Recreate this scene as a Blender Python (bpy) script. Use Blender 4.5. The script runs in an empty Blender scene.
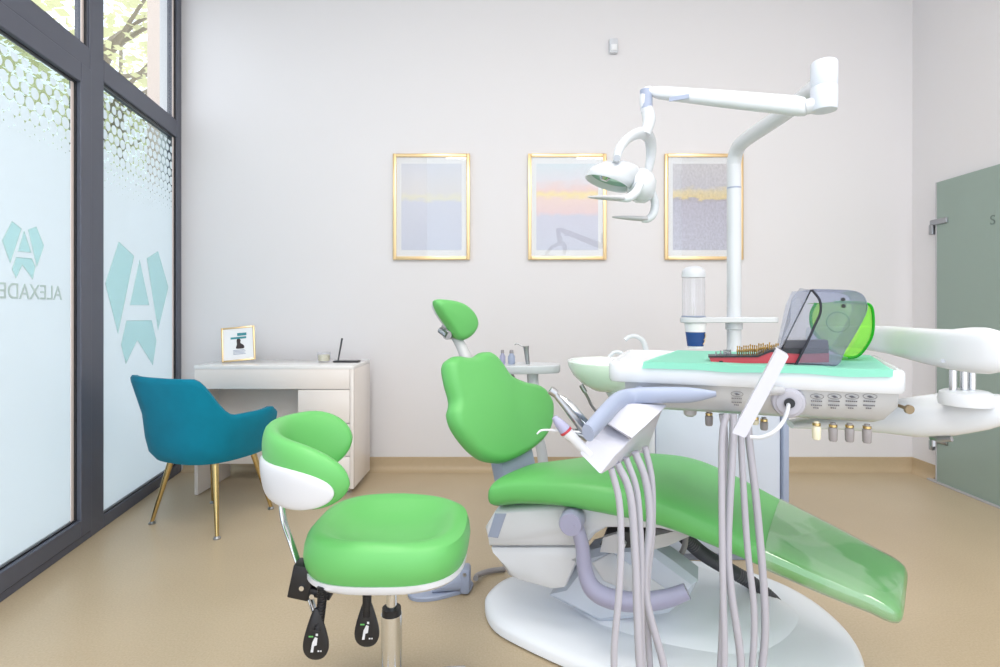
import bpy, bmesh, math, random
from mathutils import Vector as V, Matrix
random.seed(7)
SC = bpy.context.scene
COL = SC.collection
# ------------------------------------------------------------------ camera
F_, CX, CY, H = 540.0, 508.0, 309.0, 1.08
cam = bpy.data.cameras.new('camera'); camo = bpy.data.objects.new('camera', cam); COL.objects.link(camo)
camo.location = (0, 0, H); camo.rotation_euler = (math.pi/2, 0, 0)
cam.sensor_width = 36; cam.lens = F_/1000*36
cam.shift_x = (500-CX)/1000; cam.shift_y = -(333.5-CY)/1000
cam.clip_start = 0.02; cam.clip_end = 200
SC.camera = camo
# ------------------------------------------------------------------ world + exposure
W = bpy.data.worlds.new('world'); SC.world = W; W.use_nodes = True
bg = W.node_tree.nodes['Background']
bg.inputs[0].default_value = (0.87, 0.935, 1.0, 1); bg.inputs[1].default_value = 2.15
SC.view_settings.view_transform = 'Standard'; SC.view_settings.look = 'None'
SC.view_settings.gamma = 1; SC.view_settings.use_curve_mapping = False
SC.view_settings.exposure = 0.0
def area_light(name, loc, sx, sy, power, col):
    l = bpy.data.lights.new(name, 'AREA'); l.shape = 'RECTANGLE'; l.size = sx; l.size_y = sy
    l.energy = power; l.color = col
    o = bpy.data.objects.new(name, l); COL.objects.link(o); o.location = loc
    return o
CEIL = 3.45
LAMPS = [(-0.5, 0.9), (1.5, 0.9), (-0.5, -0.7), (1.5, -0.7)]
for (x, y) in LAMPS:
    area_light('ceiling_lamp_light', (x, y, CEIL-0.06), 0.9, 0.9, 28, (1.0, 0.95, 0.88))

# ------------------------------------------------------------------ helpers
def lin(c):
    r = []
    for v in c[:3]:
        v = v/255.0
        r.append(v/12.92 if v <= 0.04045 else ((v+0.055)/1.055)**2.4)
    return tuple(r)+(1,)
def P(px, py, Y):
    return V(((px-CX)/F_*Y, Y, H-(py-CY)/F_*Y))
def Fl(px, py, z=0.0):
    Y = F_*(H-z)/(py-CY)
    return V(((px-CX)/F_*Y, Y, z))
def onplane(px, py, p0, n):
    d = V(((px-CX)/F_, 1, -(py-CY)/F_)); c = V((0, 0, H))
    t = (V(p0)-c).dot(n)/d.dot(n)
    return c+d*t
def obj(name, bm, m, parent=None, smooth=True):
    me = bpy.data.meshes.new(name)
    bmesh.ops.recalc_face_normals(bm, faces=bm.faces)
    bm.to_mesh(me); bm.free()
    for p in me.polygons: p.use_smooth = smooth
    if smooth:
        try: me.set_sharp_from_angle(angle=math.radians(42))
        except Exception: pass
    o = bpy.data.objects.new(name, me); COL.objects.link(o)
    me.materials.append(m)
    if parent is not None:
        o.parent = parent; root = parent
        while root.parent is not None: root = root.parent
        me.transform(Matrix.Translation(root.location).inverted())
    return o
def thing(name, label, cat, loc=(0, 0, 0), group=None):
    o = bpy.data.objects.new(name, None); COL.objects.link(o); o.location = loc
    o.empty_display_size = 0.05
    o['label'] = label; o['category'] = cat
    if group: o['group'] = group
    return o
def tag(o, label, cat, group=None):
    o['label'] = label; o['category'] = cat
    if group: o['group'] = group
    return o
def struct(name, bm, m, parent=None, smooth=False):
    o = obj(name, bm, m, parent, smooth)
    if parent is None: o['kind'] = 'structure'
    return o
def sroot(name, loc=(0, 0, 0)):
    o = bpy.data.objects.new(name, None); COL.objects.link(o); o.location = loc; o['kind'] = 'structure'
    return o
def NB(): return bmesh.new()
def box(bm, x0, y0, z0, x1, y1, z1, bev=0.0, M=None, seg=2):
    r = bmesh.ops.create_cube(bm, size=1.0)
    vs = r['verts']
    for v in vs:
        v.co = V(((x0+x1)/2+v.co.x*(x1-x0), (y0+y1)/2+v.co.y*(y1-y0), (z0+z1)/2+v.co.z*(z1-z0)))
    if bev > 0:
        es = list({e for v in vs for e in v.link_edges})
        g = bmesh.ops.bevel(bm, geom=es, offset=bev, segments=seg, profile=0.5, affect='EDGES')
        vs = list({v for f in g['faces'] for v in f.verts} | {v for v in vs if v.is_valid})
    if M is not None:
        for v in vs: v.co = M @ v.co
    return bm
def boxo(name, m, parent, x0, y0, z0, x1, y1, z1, bev=0.0, M=None):
    return obj(name, box(NB(), x0, y0, z0, x1, y1, z1, bev, M), m, parent)
def frame_of(d):
    d = d.normalized(); a = V((0, 0, 1)) if abs(d.z) < 0.95 else V((1, 0, 0))
    s = d.cross(a).normalized(); return s, s.cross(d).normalized()
def loft(bm, rings, cap=True, closed=False):
    R = [[bm.verts.new(p) for p in r] for r in rings]
    n = len(R[0])
    pairs = list(zip(R, R[1:])) + ([(R[-1], R[0])] if closed else [])
    for a, b in pairs:
        for i in range(n):
            j = (i+1) % n
            try: bm.faces.new((a[i], a[j], b[j], b[i]))
            except ValueError: pass
    if cap and not closed:
        bm.faces.new(R[0][::-1]); bm.faces.new(R[-1])
    return bm
def catmull(pts, k=6):
    pts = [V(p) for p in pts]
    if len(pts) < 3: return pts
    out = []
    e = [pts[0]*2-pts[1]]+pts+[pts[-1]*2-pts[-2]]
    for i in range(1, len(e)-2):
        p0, p1, p2, p3 = e[i-1:i+3]
        for j in range(k):
            t = j/k
            out.append(0.5*((2*p1)+(p2-p0)*t+(2*p0-5*p1+4*p2-p3)*t*t+(3*p1-p0-3*p2+p3)*t**3))
    out.append(pts[-1]); return out
def interp(vals, k=6):
    return [v.x for v in catmull([V((a, 0, 0)) for a in vals], k)]
def tube(bm, pts, r, n=12, k=6, smooth=True, flat=(1, 1)):
    P_ = catmull(pts, k) if smooth else [V(p) for p in pts]
    if isinstance(r, (list, tuple)):
        rr = interp(r, k) if smooth and len(pts) > 2 else list(r)
    else: rr = [r]*len(P_)
    d0 = (P_[1]-P_[0]).normalized(); s, t = frame_of(d0)
    rings = []
    for i, p in enumerate(P_):
        d = (P_[min(i+1, len(P_)-1)]-P_[max(i-1, 0)]).normalized()
        s = (s-d*s.dot(d)).normalized(); t = d.cross(s).normalized()
        rings.append([p+(s*math.cos(a)*flat[0]+t*math.sin(a)*flat[1])*rr[i] for a in [2*math.pi*q/n for q in range(n)]])
    return loft(bm, rings)
def cyl(bm, p0, p1, r0, r1=None, n=24):
    r1 = r0 if r1 is None else r1
    return tube(bm, [p0, p1], [r0, r1], n=n, smooth=False)
def lathe(bm, c, prof, n=32, axis=V((0, 0, 1))):
    s, t = frame_of(axis); c = V(c); axis = axis.normalized()
    rings = [[c+axis*z+(s*math.cos(a)+t*math.sin(a))*max(r, 1e-4) for a in [2*math.pi*q/n for q in range(n)]] for r, z in prof]
    return loft(bm, rings)
def smooth_loop(pts, k=5):
    pts = [V(p) for p in pts]; n = len(pts); out = []
    for i in range(n):
        p0, p1, p2, p3 = pts[i-1], pts[i], pts[(i+1) % n], pts[(i+2) % n]
        for j in range(k):
            t = j/k
            out.append(0.5*((2*p1)+(p2-p0)*t+(2*p0-5*p1+4*p2-p3)*t*t+(3*p1-p0-3*p2+p3)*t**3))
    return out
def slab(bm, outline, nrm, prof, cap=True):
    """outline: planar loop; prof: list of (inset, height along nrm)"""
    nrm = V(nrm).normalized(); n = len(outline); rings = []
    area = V((0, 0, 0))
    for i in range(n): area += outline[i].cross(outline[(i+1) % n])
    sg = 1 if area.dot(nrm) > 0 else -1
    ns = []
    for i in range(n):
        t = (outline[(i+1) % n]-outline[i-1]).normalized()
        ns.append(nrm.cross(t).normalized()*sg)
    for ins, h in prof:
        rings.append([outline[i]+ns[i]*ins+nrm*h for i in range(n)])
    return loft(bm, rings, cap)
def extr(bm, outline, vec, cap=True):
    return loft(bm, [[V(p) for p in outline], [V(p)+vec for p in outline]], cap)
def sell(c, ax, ay, a, b, e=3.0, n=32):
    out = []
    for q in range(n):
        t = 2*math.pi*q/n; ct, st = math.cos(t), math.sin(t)
        out.append(c+ax*(a*math.copysign(abs(ct)**(2/e), ct))+ay*(b*math.copysign(abs(st)**(2/e), st)))
    return out
def mirror_text(name, body, size, m, parent, O, ex, ez, depth=0.0015):
    cu = bpy.data.curves.new(name, 'FONT'); cu.body = body; cu.size = size; cu.extrude = depth/2
    to = bpy.data.objects.new(name, cu); COL.objects.link(to)
    bpy.context.view_layer.update()
    me = bpy.data.meshes.new_from_object(to.evaluated_get(bpy.context.evaluated_depsgraph_get()))
    bpy.data.objects.remove(to)
    ex = V(ex).normalized(); ez = V(ez).normalized(); ny = ex.cross(ez)
    M = Matrix((( ex.x, ez.x, ny.x, O[0]), (ex.y, ez.y, ny.y, O[1]), (ex.z, ez.z, ny.z, O[2]), (0, 0, 0, 1)))
    me.transform(M); me.name = name
    o = bpy.data.objects.new(name, me); COL.objects.link(o); me.materials.clear(); me.materials.append(m)
    if parent is not None:
        o.parent = parent
        if parent.parent is None and parent.type == 'EMPTY': me.transform(Matrix.Translation(parent.location).inverted())
    return o

# ------------------------------------------------------------------ materials
def mat(name, col, rough=0.5, metal=0.0, spec=0.5, coat=0.0, bump=0.0, bscale=200, var=0.0, vscale=8, sheen=0.0):
    m = bpy.data.materials.new(name); m.use_nodes = True; nt = m.node_tree
    b = nt.nodes['Principled BSDF']; c = lin(col)
    b.inputs['Base Color'].default_value = c; b.inputs['Roughness'].default_value = rough
    b.inputs['Metallic'].default_value = metal; b.inputs['Specular IOR Level'].default_value = spec
    b.inputs['Coat Weight'].default_value = coat; b.inputs['Coat Roughness'].default_value = 0.08
    b.inputs['Sheen Weight'].default_value = sheen
    tc = nt.nodes.new('ShaderNodeTexCoord')
    if var > 0:
        nz = nt.nodes.new('ShaderNodeTexNoise'); nz.inputs['Scale'].default_value = vscale; nz.inputs['Detail'].default_value = 4
        nt.links.new(tc.outputs['Object'], nz.inputs['Vector'])
        mx = nt.nodes.new('ShaderNodeMix'); mx.data_type = 'RGBA'
        mx.inputs['A'].default_value = tuple(x*(1-var) for x in c[:3])+(1,)
        mx.inputs['B'].default_value = tuple(min(1, x*(1+var)) for x in c[:3])+(1,)
        nt.links.new(nz.outputs['Fac'], mx.inputs['Factor']); nt.links.new(mx.outputs['Result'], b.inputs['Base Color'])
    if bump > 0:
        nz = nt.nodes.new('ShaderNodeTexNoise'); nz.inputs['Scale'].default_value = bscale
        nt.links.new(tc.outputs['Object'], nz.inputs['Vector'])
        bp = nt.nodes.new('ShaderNodeBump'); bp.inputs['Strength'].default_value = bump; bp.inputs['Distance'].default_value = 0.002
        nt.links.new(nz.outputs['Fac'], bp.inputs['Height']); nt.links.new(bp.outputs['Normal'], b.inputs['Normal'])
    return m
def clear(name, col, gloss=0.12, rough=0.03, milk=0.0, milkcol=(240, 240, 240)):
    m = bpy.data.materials.new(name); m.use_nodes = True; nt = m.node_tree; nt.nodes.clear()
    out = nt.nodes.new('ShaderNodeOutputMaterial')
    t = nt.nodes.new('ShaderNodeBsdfTransparent'); t.inputs[0].default_value = lin(col)
    g = nt.nodes.new('ShaderNodeBsdfGlossy'); g.inputs['Roughness'].default_value = rough
    lw = nt.nodes.new('ShaderNodeLayerWeight'); lw.inputs[0].default_value = 0.5
    pw = nt.nodes.new('ShaderNodeMath'); pw.operation = 'POWER'; pw.inputs[1].default_value = 4.5
    nt.links.new(lw.outputs['Facing'], pw.inputs[0])
    mu = nt.nodes.new('ShaderNodeMath'); mu.operation = 'MULTIPLY_ADD'; mu.inputs[1].default_value = 0.55; mu.inputs[2].default_value = gloss*0.2
    nt.links.new(pw.outputs[0], mu.inputs[0])
    mx = nt.nodes.new('ShaderNodeMixShader'); nt.links.new(mu.outputs[0], mx.inputs[0])
    nt.links.new(t.outputs[0], mx.inputs[1]); nt.links.new(g.outputs[0], mx.inputs[2])
    last = mx
    if milk > 0:
        d = nt.nodes.new('ShaderNodeBsdfDiffuse'); d.inputs[0].default_value = lin(milkcol)
        m2 = nt.nodes.new('ShaderNodeMixShader'); m2.inputs[0].default_value = milk
        nt.links.new(mx.outputs[0], m2.inputs[1]); nt.links.new(d.outputs[0], m2.inputs[2]); last = m2
    nt.links.new(last.outputs[0], out.inputs[0])
    return m
def mottled(m, lo, hi, sc):
    nt = m.node_tree; mx = [n for n in nt.nodes if n.type == 'MIX_SHADER'][-1]
    tc = nt.nodes.new('ShaderNodeTexCoord'); nz = nt.nodes.new('ShaderNodeTexNoise'); nz.inputs['Scale'].default_value = sc; nz.inputs['Detail'].default_value = 3
    mr = nt.nodes.new('ShaderNodeMapRange'); mr.inputs['From Min'].default_value = 0.47; mr.inputs['From Max'].default_value = 0.56
    mr.inputs['To Min'].default_value = lo; mr.inputs['To Max'].default_value = hi
    nt.links.new(tc.outputs['Object'], nz.inputs['Vector']); nt.links.new(nz.outputs['Fac'], mr.inputs['Value']); nt.links.new(mr.outputs[0], mx.inputs[0])
    return m
def translu(name, col, w=0.6, trans=0.0):
    m = bpy.data.materials.new(name); m.use_nodes = True; nt = m.node_tree; nt.nodes.clear()
    out = nt.nodes.new('ShaderNodeOutputMaterial')
    t = nt.nodes.new('ShaderNodeBsdfTranslucent'); t.inputs[0].default_value = lin(col)
    d = nt.nodes.new('ShaderNodeBsdfDiffuse'); d.inputs[0].default_value = lin(col)
    mx = nt.nodes.new('ShaderNodeMixShader'); mx.inputs[0].default_value = w
    nt.links.new(d.outputs[0], mx.inputs[1]); nt.links.new(t.outputs[0], mx.inputs[2])
    last = mx
    if trans > 0:
        tr = nt.nodes.new('ShaderNodeBsdfTransparent'); m2 = nt.nodes.new('ShaderNodeMixShader'); m2.inputs[0].default_value = trans
        nt.links.new(mx.outputs[0], m2.inputs[1]); nt.links.new(tr.outputs[0], m2.inputs[2]); last = m2
    nt.links.new(last.outputs[0], out.inputs[0]); return m
M = {}
M['wall'] = mat('wall_paint', (225, 223, 226), 0.85, bump=0.05, bscale=300)
M['ceiling'] = mat('ceiling_paint', (238, 234, 230), 0.9, bump=0.03)
M['frame'] = mat('window_aluminium', (84, 88, 102), 0.42, 0.0, bump=0.03)
M['frame_dark'] = mat('window_gasket', (34, 36, 42), 0.5)
M['spacer'] = mat('window_spacer', (232, 218, 214), 0.4)
M['white'] = mat('white_plastic', (213, 216, 223), 0.3, coat=0.1)
M['white2'] = mat('white_enamel', (212, 216, 222), 0.25, coat=0.15)
M['basewhite'] = mat('base_enamel', (236, 240, 247), 0.3, coat=0.15)
M['offwhite'] = mat('satin_white_plastic', (198, 199, 211), 0.35)
M['lilac'] = mat('lilac_grey_plastic', (160, 160, 188), 0.35)
M['bluegrey'] = mat('blue_grey_plastic', (154, 164, 188), 0.4)
M['paleblue'] = mat('pale_blue_panel', (200, 208, 222), 0.35)
M['green'] = mat('green_upholstery', (102, 182, 102), 0.38, spec=0.4, bump=0.04, bscale=350)
M['silver_panel'] = mat('silver_beige_panel', (190, 194, 200), 0.35, 0.2)
M['chrome'] = mat('chrome', (215, 218, 222), 0.14, 1.0)
M['steel'] = mat('brushed_steel', (170, 172, 176), 0.3, 1.0)
M['black'] = mat('black_plastic', (24, 26, 32), 0.4)
M['hose_dark'] = mat('dark_grey_hose', (74, 74, 80), 0.5)
M['hose'] = mat('light_grey_hose', (176, 175, 186), 0.45)
M['hose2'] = mat('mid_grey_hose', (150, 146, 148), 0.5)
M['velvet'] = mat('teal_velvet', (0, 124, 152), 0.75, spec=0.2, bump=0.15, bscale=500, var=0.12, vscale=14, sheen=0.06)
M['brass'] = mat('brass_legs', (204, 178, 122), 0.25, 1.0)
M['gold'] = mat('gold_frame', (236, 206, 158), 0.28, 0.85)
M['desk'] = mat('cream_laminate', (238, 231, 227), 0.25, coat=0.1)
M['desk_top'] = mat('desk_gloss_top', (240, 238, 238), 0.15, coat=0.2)
M['porcelain'] = mat('porcelain', (232, 242, 238), 0.12, coat=0.4)
M['red'] = mat('red_plastic', (184, 62, 74), 0.45)
M['goldbur'] = mat('gold_bur_shank', (168, 134, 66), 0.3, 0.6)
M['blue'] = mat('cup_blue', (30, 74, 140), 0.5)
M['cream_plastic'] = mat('cream_plastic', (236, 230, 206), 0.35)
M['icon'] = mat('panel_print', (96, 96, 104), 0.6)
M['mint'] = clear('mint_vinyl', (242, 253, 253), 0.0, 0.3, 0.18, (200, 240, 238))
M['mint_edge'] = mat('mint_outline', (188, 206, 204), 0.6)
M['pane'] = clear('window_glass', (250, 252, 252), 0.1)
M['smoke'] = clear('smoky_plastic', (231, 233, 241), 0.3, 0.05, 0.06, (120, 124, 150))
M['smokeclear'] = clear('pale_smoky_plastic', (240, 242, 247), 0.2, 0.05, 0.06, (190, 198, 215))
M['smokerim'] = clear('smoky_plastic_rim', (90, 94, 112), 0.4, 0.1, 0.4, (50, 54, 70))
M['limeclear'] = clear('lime_green_plastic', (222, 253, 160), 0.3, 0.05, 0.15, (150, 235, 70))
M['limerim'] = clear('lime_green_rim', (60, 200, 60), 0.3, 0.1, 0.5, (50, 190, 50))
M['cupclear'] = clear('clear_cup_tube', (250, 250, 252), 0.3, 0.05, 0.12, (236, 238, 244))
M['sleeve'] = clear('clear_plastic_sleeve', (236, 244, 236), 0.7, 0.06, 0.10, (214, 238, 214))
mottled(M['sleeve'], 0.05, 0.24, 7)
M['doorglass'] = None
M['yellow'] = mat('pale_yellow_wax', (232, 228, 190), 0.5)
M['leaf'] = translu('pale_leaves', (228, 226, 182), 0.5)
M['bark'] = mat('tree_bark', (150, 138, 120), 0.9)
M['column'] = mat('outside_column', (226, 206, 198), 0.9)
M['pavement'] = mat('pavement', (190, 188, 184), 0.9, var=0.1)
M['brown'] = mat('dark_print', (60, 50, 54), 0.7)
M['tealprint'] = mat('teal_print', (60, 140, 150), 0.7)
M['paper'] = mat('paper', (236, 238, 242), 0.7)
M['cavity'] = mat('painted_cavity_shade', (58, 56, 58), 0.6)
M['bracket'] = mat('grey_bracket', (186, 186, 190), 0.35)

def floor_mat():
    m = mat('vinyl_floor', (190, 170, 138), 0.32, spec=0.4); nt = m.node_tree; b = nt.nodes['Principled BSDF']
    tc = [n for n in nt.nodes if n.type == 'TEX_COORD'][0]
    n1 = nt.nodes.new('ShaderNodeTexNoise'); n1.inputs['Scale'].default_value = 160; n1.inputs['Detail'].default_value = 3
    n2 = nt.nodes.new('ShaderNodeTexNoise'); n2.inputs['Scale'].default_value = 1.4; n2.inputs['Detail'].default_value = 3
    for n in (n1, n2): nt.links.new(tc.outputs['Object'], n.inputs['Vector'])
    ad = nt.nodes.new('ShaderNodeMath'); ad.operation = 'MULTIPLY_ADD'; ad.inputs[1].default_value = 0.6
    m2 = nt.nodes.new('ShaderNodeMath'); m2.operation = 'MULTIPLY'; m2.inputs[1].default_value = 0.4
    nt.links.new(n2.outputs['Fac'], m2.inputs[0]); nt.links.new(n1.outputs['Fac'], ad.inputs[0]); nt.links.new(m2.outputs[0], ad.inputs[2])
    cr = nt.nodes.new('ShaderNodeValToRGB')
    cr.color_ramp.elements[0].position = 0.35; cr.color_ramp.elements[0].color = lin((180, 162, 134))
    cr.color_ramp.elements[1].position = 0.65; cr.color_ramp.elements[1].color = lin((196, 179, 152))
    nt.links.new(ad.outputs[0], cr.inputs[0]); nt.links.new(cr.outputs[0], b.inputs['Base Color'])
    return m
M['floor'] = floor_mat()
M['cove'] = mat('coved_vinyl', (184, 164, 134), 0.4, var=0.05, vscale=60)
def doorglass():
    m = bpy.data.materials.new('frosted_green_glass'); m.use_nodes = True; nt = m.node_tree; nt.nodes.clear()
    out = nt.nodes.new('ShaderNodeOutputMaterial')
    p = nt.nodes.new('ShaderNodeBsdfPrincipled'); p.inputs['Base Color'].default_value = lin((160, 178, 170)); p.inputs['Roughness'].default_value = 0.22
    p.inputs['Coat Weight'].default_value = 0.3
    t = nt.nodes.new('ShaderNodeBsdfTranslucent'); t.inputs[0].default_value = lin((170, 196, 186))
    mx = nt.nodes.new('ShaderNodeMixShader'); mx.inputs[0].default_value = 0.2
    nt.links.new(p.outputs[0], mx.inputs[1]); nt.links.new(t.outputs[0], mx.inputs[2]); nt.links.new(mx.outputs[0], out.inputs[0])
    return m
M['doorglass'] = doorglass()
def cloth_mat():
    m = mat('turquoise_paper', (172, 240, 222), 0.6, bump=0.3, bscale=60); return m
M['cloth'] = cloth_mat()

def film_mat(z_top, z_bot):
    """frosted film: solid below, honeycomb of growing dots above (object space, X along the pane)"""
    m = bpy.data.materials.new('frosted_dot_film'); m.use_nodes = True; nt = m.node_tree; nt.nodes.clear(); L = nt.links
    out = nt.nodes.new('ShaderNodeOutputMaterial'); tc = nt.nodes.new('ShaderNodeTexCoord')
    sx = nt.nodes.new('ShaderNodeSeparateXYZ'); L.new(tc.outputs['Object'], sx.inputs[0])
    def mth(op, a, b=None, c=None):
        n = nt.nodes.new('ShaderNodeMath'); n.operation = op
        for i, v in enumerate((a, b, c)):
            if v is None: continue
            if isinstance(v, (int, float)): n.inputs[i].default_value = v
            else: L.new(v, n.inputs[i])
        return n.outputs[0]
    p, q = 0.058, 0.0502*2
    def lat(ox, oz):
        x = mth('SUBTRACT', mth('FLOORED_MODULO', mth('ADD', sx.outputs[0], ox), p), p/2)
        z = mth('SUBTRACT', mth('FLOORED_MODULO', mth('ADD', sx.outputs[2], oz), q), q/2)
        return mth('SQRT', mth('ADD', mth('MULTIPLY', x, x), mth('MULTIPLY', z, z)))
    d = mth('MINIMUM', lat(0, 0), lat(p/2, q/2))
    u = mth('DIVIDE', mth('SUBTRACT', z_top, sx.outputs[2]), z_top-z_bot)      # 0 top .. 1 bottom
    r = mth('MULTIPLY_ADD', u, 0.0155, 0.0195)
    dot = mth('LESS_THAN', d, r)
    mask = mth('MULTIPLY', dot, mth('GREATER_THAN', u, 0.0))
    mask = mth('MAXIMUM', mask, mth('GREATER_THAN', u, 1.0))
    t = nt.nodes.new('ShaderNodeBsdfTranslucent'); t.inputs[0].default_value = lin((240, 246, 250))
    d_ = nt.nodes.new('ShaderNodeBsdfDiffuse'); d_.inputs[0].default_value = lin((222, 228, 234))
    tr0 = nt.nodes.new('ShaderNodeBsdfTransparent')
    a = nt.nodes.new('ShaderNodeMixShader'); a.inputs[0].default_value = 0.62; L.new(d_.outputs[0], a.inputs[1]); L.new(t.outputs[0], a.inputs[2])
    fr = nt.nodes.new('ShaderNodeMixShader'); fr.inputs[0].default_value = 0.12; L.new(a.outputs[0], fr.inputs[1]); L.new(tr0.outputs[0], fr.inputs[2])
    # film in between dots is faintly tinted clear film
    tr = nt.nodes.new('ShaderNodeBsdfTransparent'); tr.inputs[0].default_value = lin((222, 228, 226))
    mx = nt.nodes.new('ShaderNodeMixShader'); L.new(mask, mx.inputs[0]); L.new(tr.outputs[0], mx.inputs[1]); L.new(fr.outputs[0], mx.inputs[2])
    L.new(mx.outputs[0], out.inputs[0]); return m

# ================================================================== THE ROOM
D = 3.6; XR = 2.697; XL = -2.172
wdir = V((0.19, -1, 0)).normalized(); wn = V((1, 0.19, 0)).normalized()     # along the window wall, into the room
W0 = V((XL, D, 0))
def WL(s, z, off=0.0): return W0+wdir*s+wn*off+V((0, 0, z))
def WP(px, py, off=0.0): return onplane(px, py, W0+wn*off, wn)
Wend = WL(4.9, 0)
b = NB(); fl = [V((Wend.x-0.15, Wend.y, 0)), V((XR+0.15, Wend.y, 0)), V((XR+0.15, D+0.15, 0)), V((XL-0.15, D+0.15, 0))]
extr(b, fl, V((0, 0, -0.1))); struct('floor', b, M['floor'])
b = NB(); extr(b, [p+V((0, 0, CEIL)) for p in fl], V((0, 0, 0.1))); struct('ceiling', b, M['ceiling'])
struct('wall_back', box(NB(), XL-0.15, D, 0, XR+0.15, D+0.15, CEIL), M['wall'])
# right wall with the glass door opening behind the pane
DY0, DY1, DH = 2.35, 3.37, 1.872
b = NB(); box(b, XR, DY1, 0, XR+0.15, D, CEIL); box(b, XR, Wend.y, 0, XR+0.15, DY0, CEIL); box(b, XR, DY0, DH-0.02, XR+0.15, DY1, CEIL)
struct('wall_right', b, M['wall'])
b = NB(); box(b, XR+0.6, DY0-0.5, 0, XR+0.65, DY1+0.5, 2.6); struct('wall_hall', b, M['wall'])
# window wall: solid remainder beyond the second window
b = NB(); extr(b, [WL(3.05, 0), WL(4.9, 0), WL(4.9, 0, -0.15), WL(3.05, 0, -0.15)], V((0, 0, CEIL))); struct('wall_left', b, M['wall'])
b = NB(); extr(b, [WL(0, 3.25), WL(3.05, 3.25), WL(3.05, 3.25, -0.15), WL(0, 3.25, -0.15)], V((0, 0, CEIL-3.25))); struct('wall_left_lintel', b, M['wall'])
# coved skirting
def cove(name, p0, p1, n):
    pr = [(0.0, 0.0), (0.05, 0.0), (0.028, 0.006), (0.012, 0.02), (0.006, 0.04), (0.005, 0.092), (0.0, 0.094)]
    b = NB(); loft(b, [[V(p)+n*a+V((0, 0, z+0.0005)) for a, z in pr] for p in (p0, p1)])
    return struct(name, b, M['cove'], smooth=True)
cove('baseboard_back', (XL+0.01, D, 0), (XR, D, 0), V((0, -1, 0)))
cove('baseboard_right', (XR, D, 0), (XR, DY1+0.03, 0), V((-1, 0, 0)))
cove('baseboard_right_front', (XR, DY0-0.02, 0), (XR, Wend.y, 0), V((-1, 0, 0)))

# ---- windows
def bar(b, s0, s1, z0, z1, o0, o1, bev=0.004):
    """a box in wall space"""
    Mx = Matrix(((wdir.x, wn.x, 0, W0.x), (wdir.y, wn.y, 0, W0.y), (0, 0, 1, 0), (0, 0, 0, 1)))
    box(b, min(s0, s1), min(o0, o1), z0, max(s0, s1), max(o0, o1), z1, bev, Mx)
S_M0, S_M1 = 0.951, 1.071
def window(n, s0, s1, sash):
    r = sroot('window_%d' % n, WL((s0+s1)/2, 0))
    b = NB()
    fw = 0.055
    sides = {1: (0.0, S_M0), 2: (S_M0, 3.05)}[n]
    if n == 1:
        bar(b, 0.012, s0, 0, 3.25, -0.06, 0.0)
        bar(b, s1, S_M1, 0, 3.25, -0.06, 0.0)                       # mullion
        bar(b, s0, s1, 0, 0.062, -0.06, 0.0); bar(b, s0, s1, 2.2, 2.308, -0.06, 0.0); bar(b, s0, s1, 3.17, 3.25, -0.06, 0.0)
    else:
        bar(b, 2.98, 3.05, 0, 3.25, -0.06, 0.0)
        bar(b, S_M1, 2.98, 0, 0.035, -0.06, 0.0); bar(b, S_M1, 2.98, 2.209, 2.308, -0.06, 0.0); bar(b, S_M1, 2.98, 3.17, 3.25, -0.06, 0.0)
        bar(b, S_M1, S_M1+0.012, 2.308, 3.17, -0.06, -0.006)
    struct('window_frame', b, M['frame'], r)
    g = NB()
    if sash:
        b = NB()
        a0, a1 = S_M1+0.004, 2.976
        bar(b, a0, a0+0.085, 0.04, 2.205, -0.04, 0.010); bar(b, a1-0.085, a1, 0.04, 2.205, -0.04, 0.010)
        bar(b, a0+0.085, a1-0.085, 0.04, 0.115, -0.04, 0.010); bar(b, a0+0.085, a1-0.085, 2.115, 2.205, -0.04, 0.010)
        struct('sash', b, M['frame'], r)
        s0, s1, z0, z1 = a0+0.085, a1-0.085, 0.115, 2.115
    else: z0, z1 = 0.062, 2.2
    for (za, zb) in ((z0, z1), (2.308, 3.17)):
        x0 = s0 if za < 1 or n == 1 else S_M1+0.012
        x1 = s1 if za < 1 or n == 1 else 2.98
        t = 0.007
        bar(g, x0, x0+t, za, zb, -0.02, -0.008, 0); bar(g, x1-t, x1, za, zb, -0.02, -0.008, 0)
        bar(g, x0+t, x1-t, za, za+t, -0.02, -0.008, 0); bar(g, x0+t, x1-t, zb-t, zb, -0.02, -0.008, 0)
        q = NB(); bar(q, x0+t, x0+t+0.018, za+t, zb-t, -0.0205, -0.017, 0); bar(q, x1-t-0.012, x1-t, za+t, zb-t, -0.0205, -0.017, 0)
        struct('spacer', q, M['spacer'], r)  # pale strips; bright reflection along the reveal edge put into their colour
        q = NB(); bar(q, x0, x1, za, zb, -0.030, -0.024, 0); struct('pane', q, M['pane'], r)
    struct('gasket', g, M['frame_dark'], r)
    return s0, s1, z0, z1, r
def film(name, s0, s1, z0, z1, zt, zb, r):
    b = NB(); box(b, s0, -0.0005, z0, s1, 0.0005, z1)
    me = bpy.data.meshes.new('frosted_film'); b.to_mesh(me); b.free(); me.materials.append(film_mat(zt, zb))
    o = bpy.data.objects.new('frosted_film', me); COL.objects.link(o); o.parent = r
    ox = WL(0, 0, -0.0215)
    o.location = ox-r.location; o.rotation_euler = (0, 0, math.atan2(wdir.y, wdir.x))
    return o
s0, s1, z0, z1, r1 = window(1, 0.083, S_M0, False)
film('f', s0+0.011, s1-0.011, z0+0.011, z1-0.011, 2.16, 1.57, r1)
s0, s1, z0, z1, r2 = window(2, 1.16, 2.9, True)
film('f', s0+0.011, s1-0.011, z0+0.011, z1-0.011, 2.07, 1.68, r2)
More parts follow.
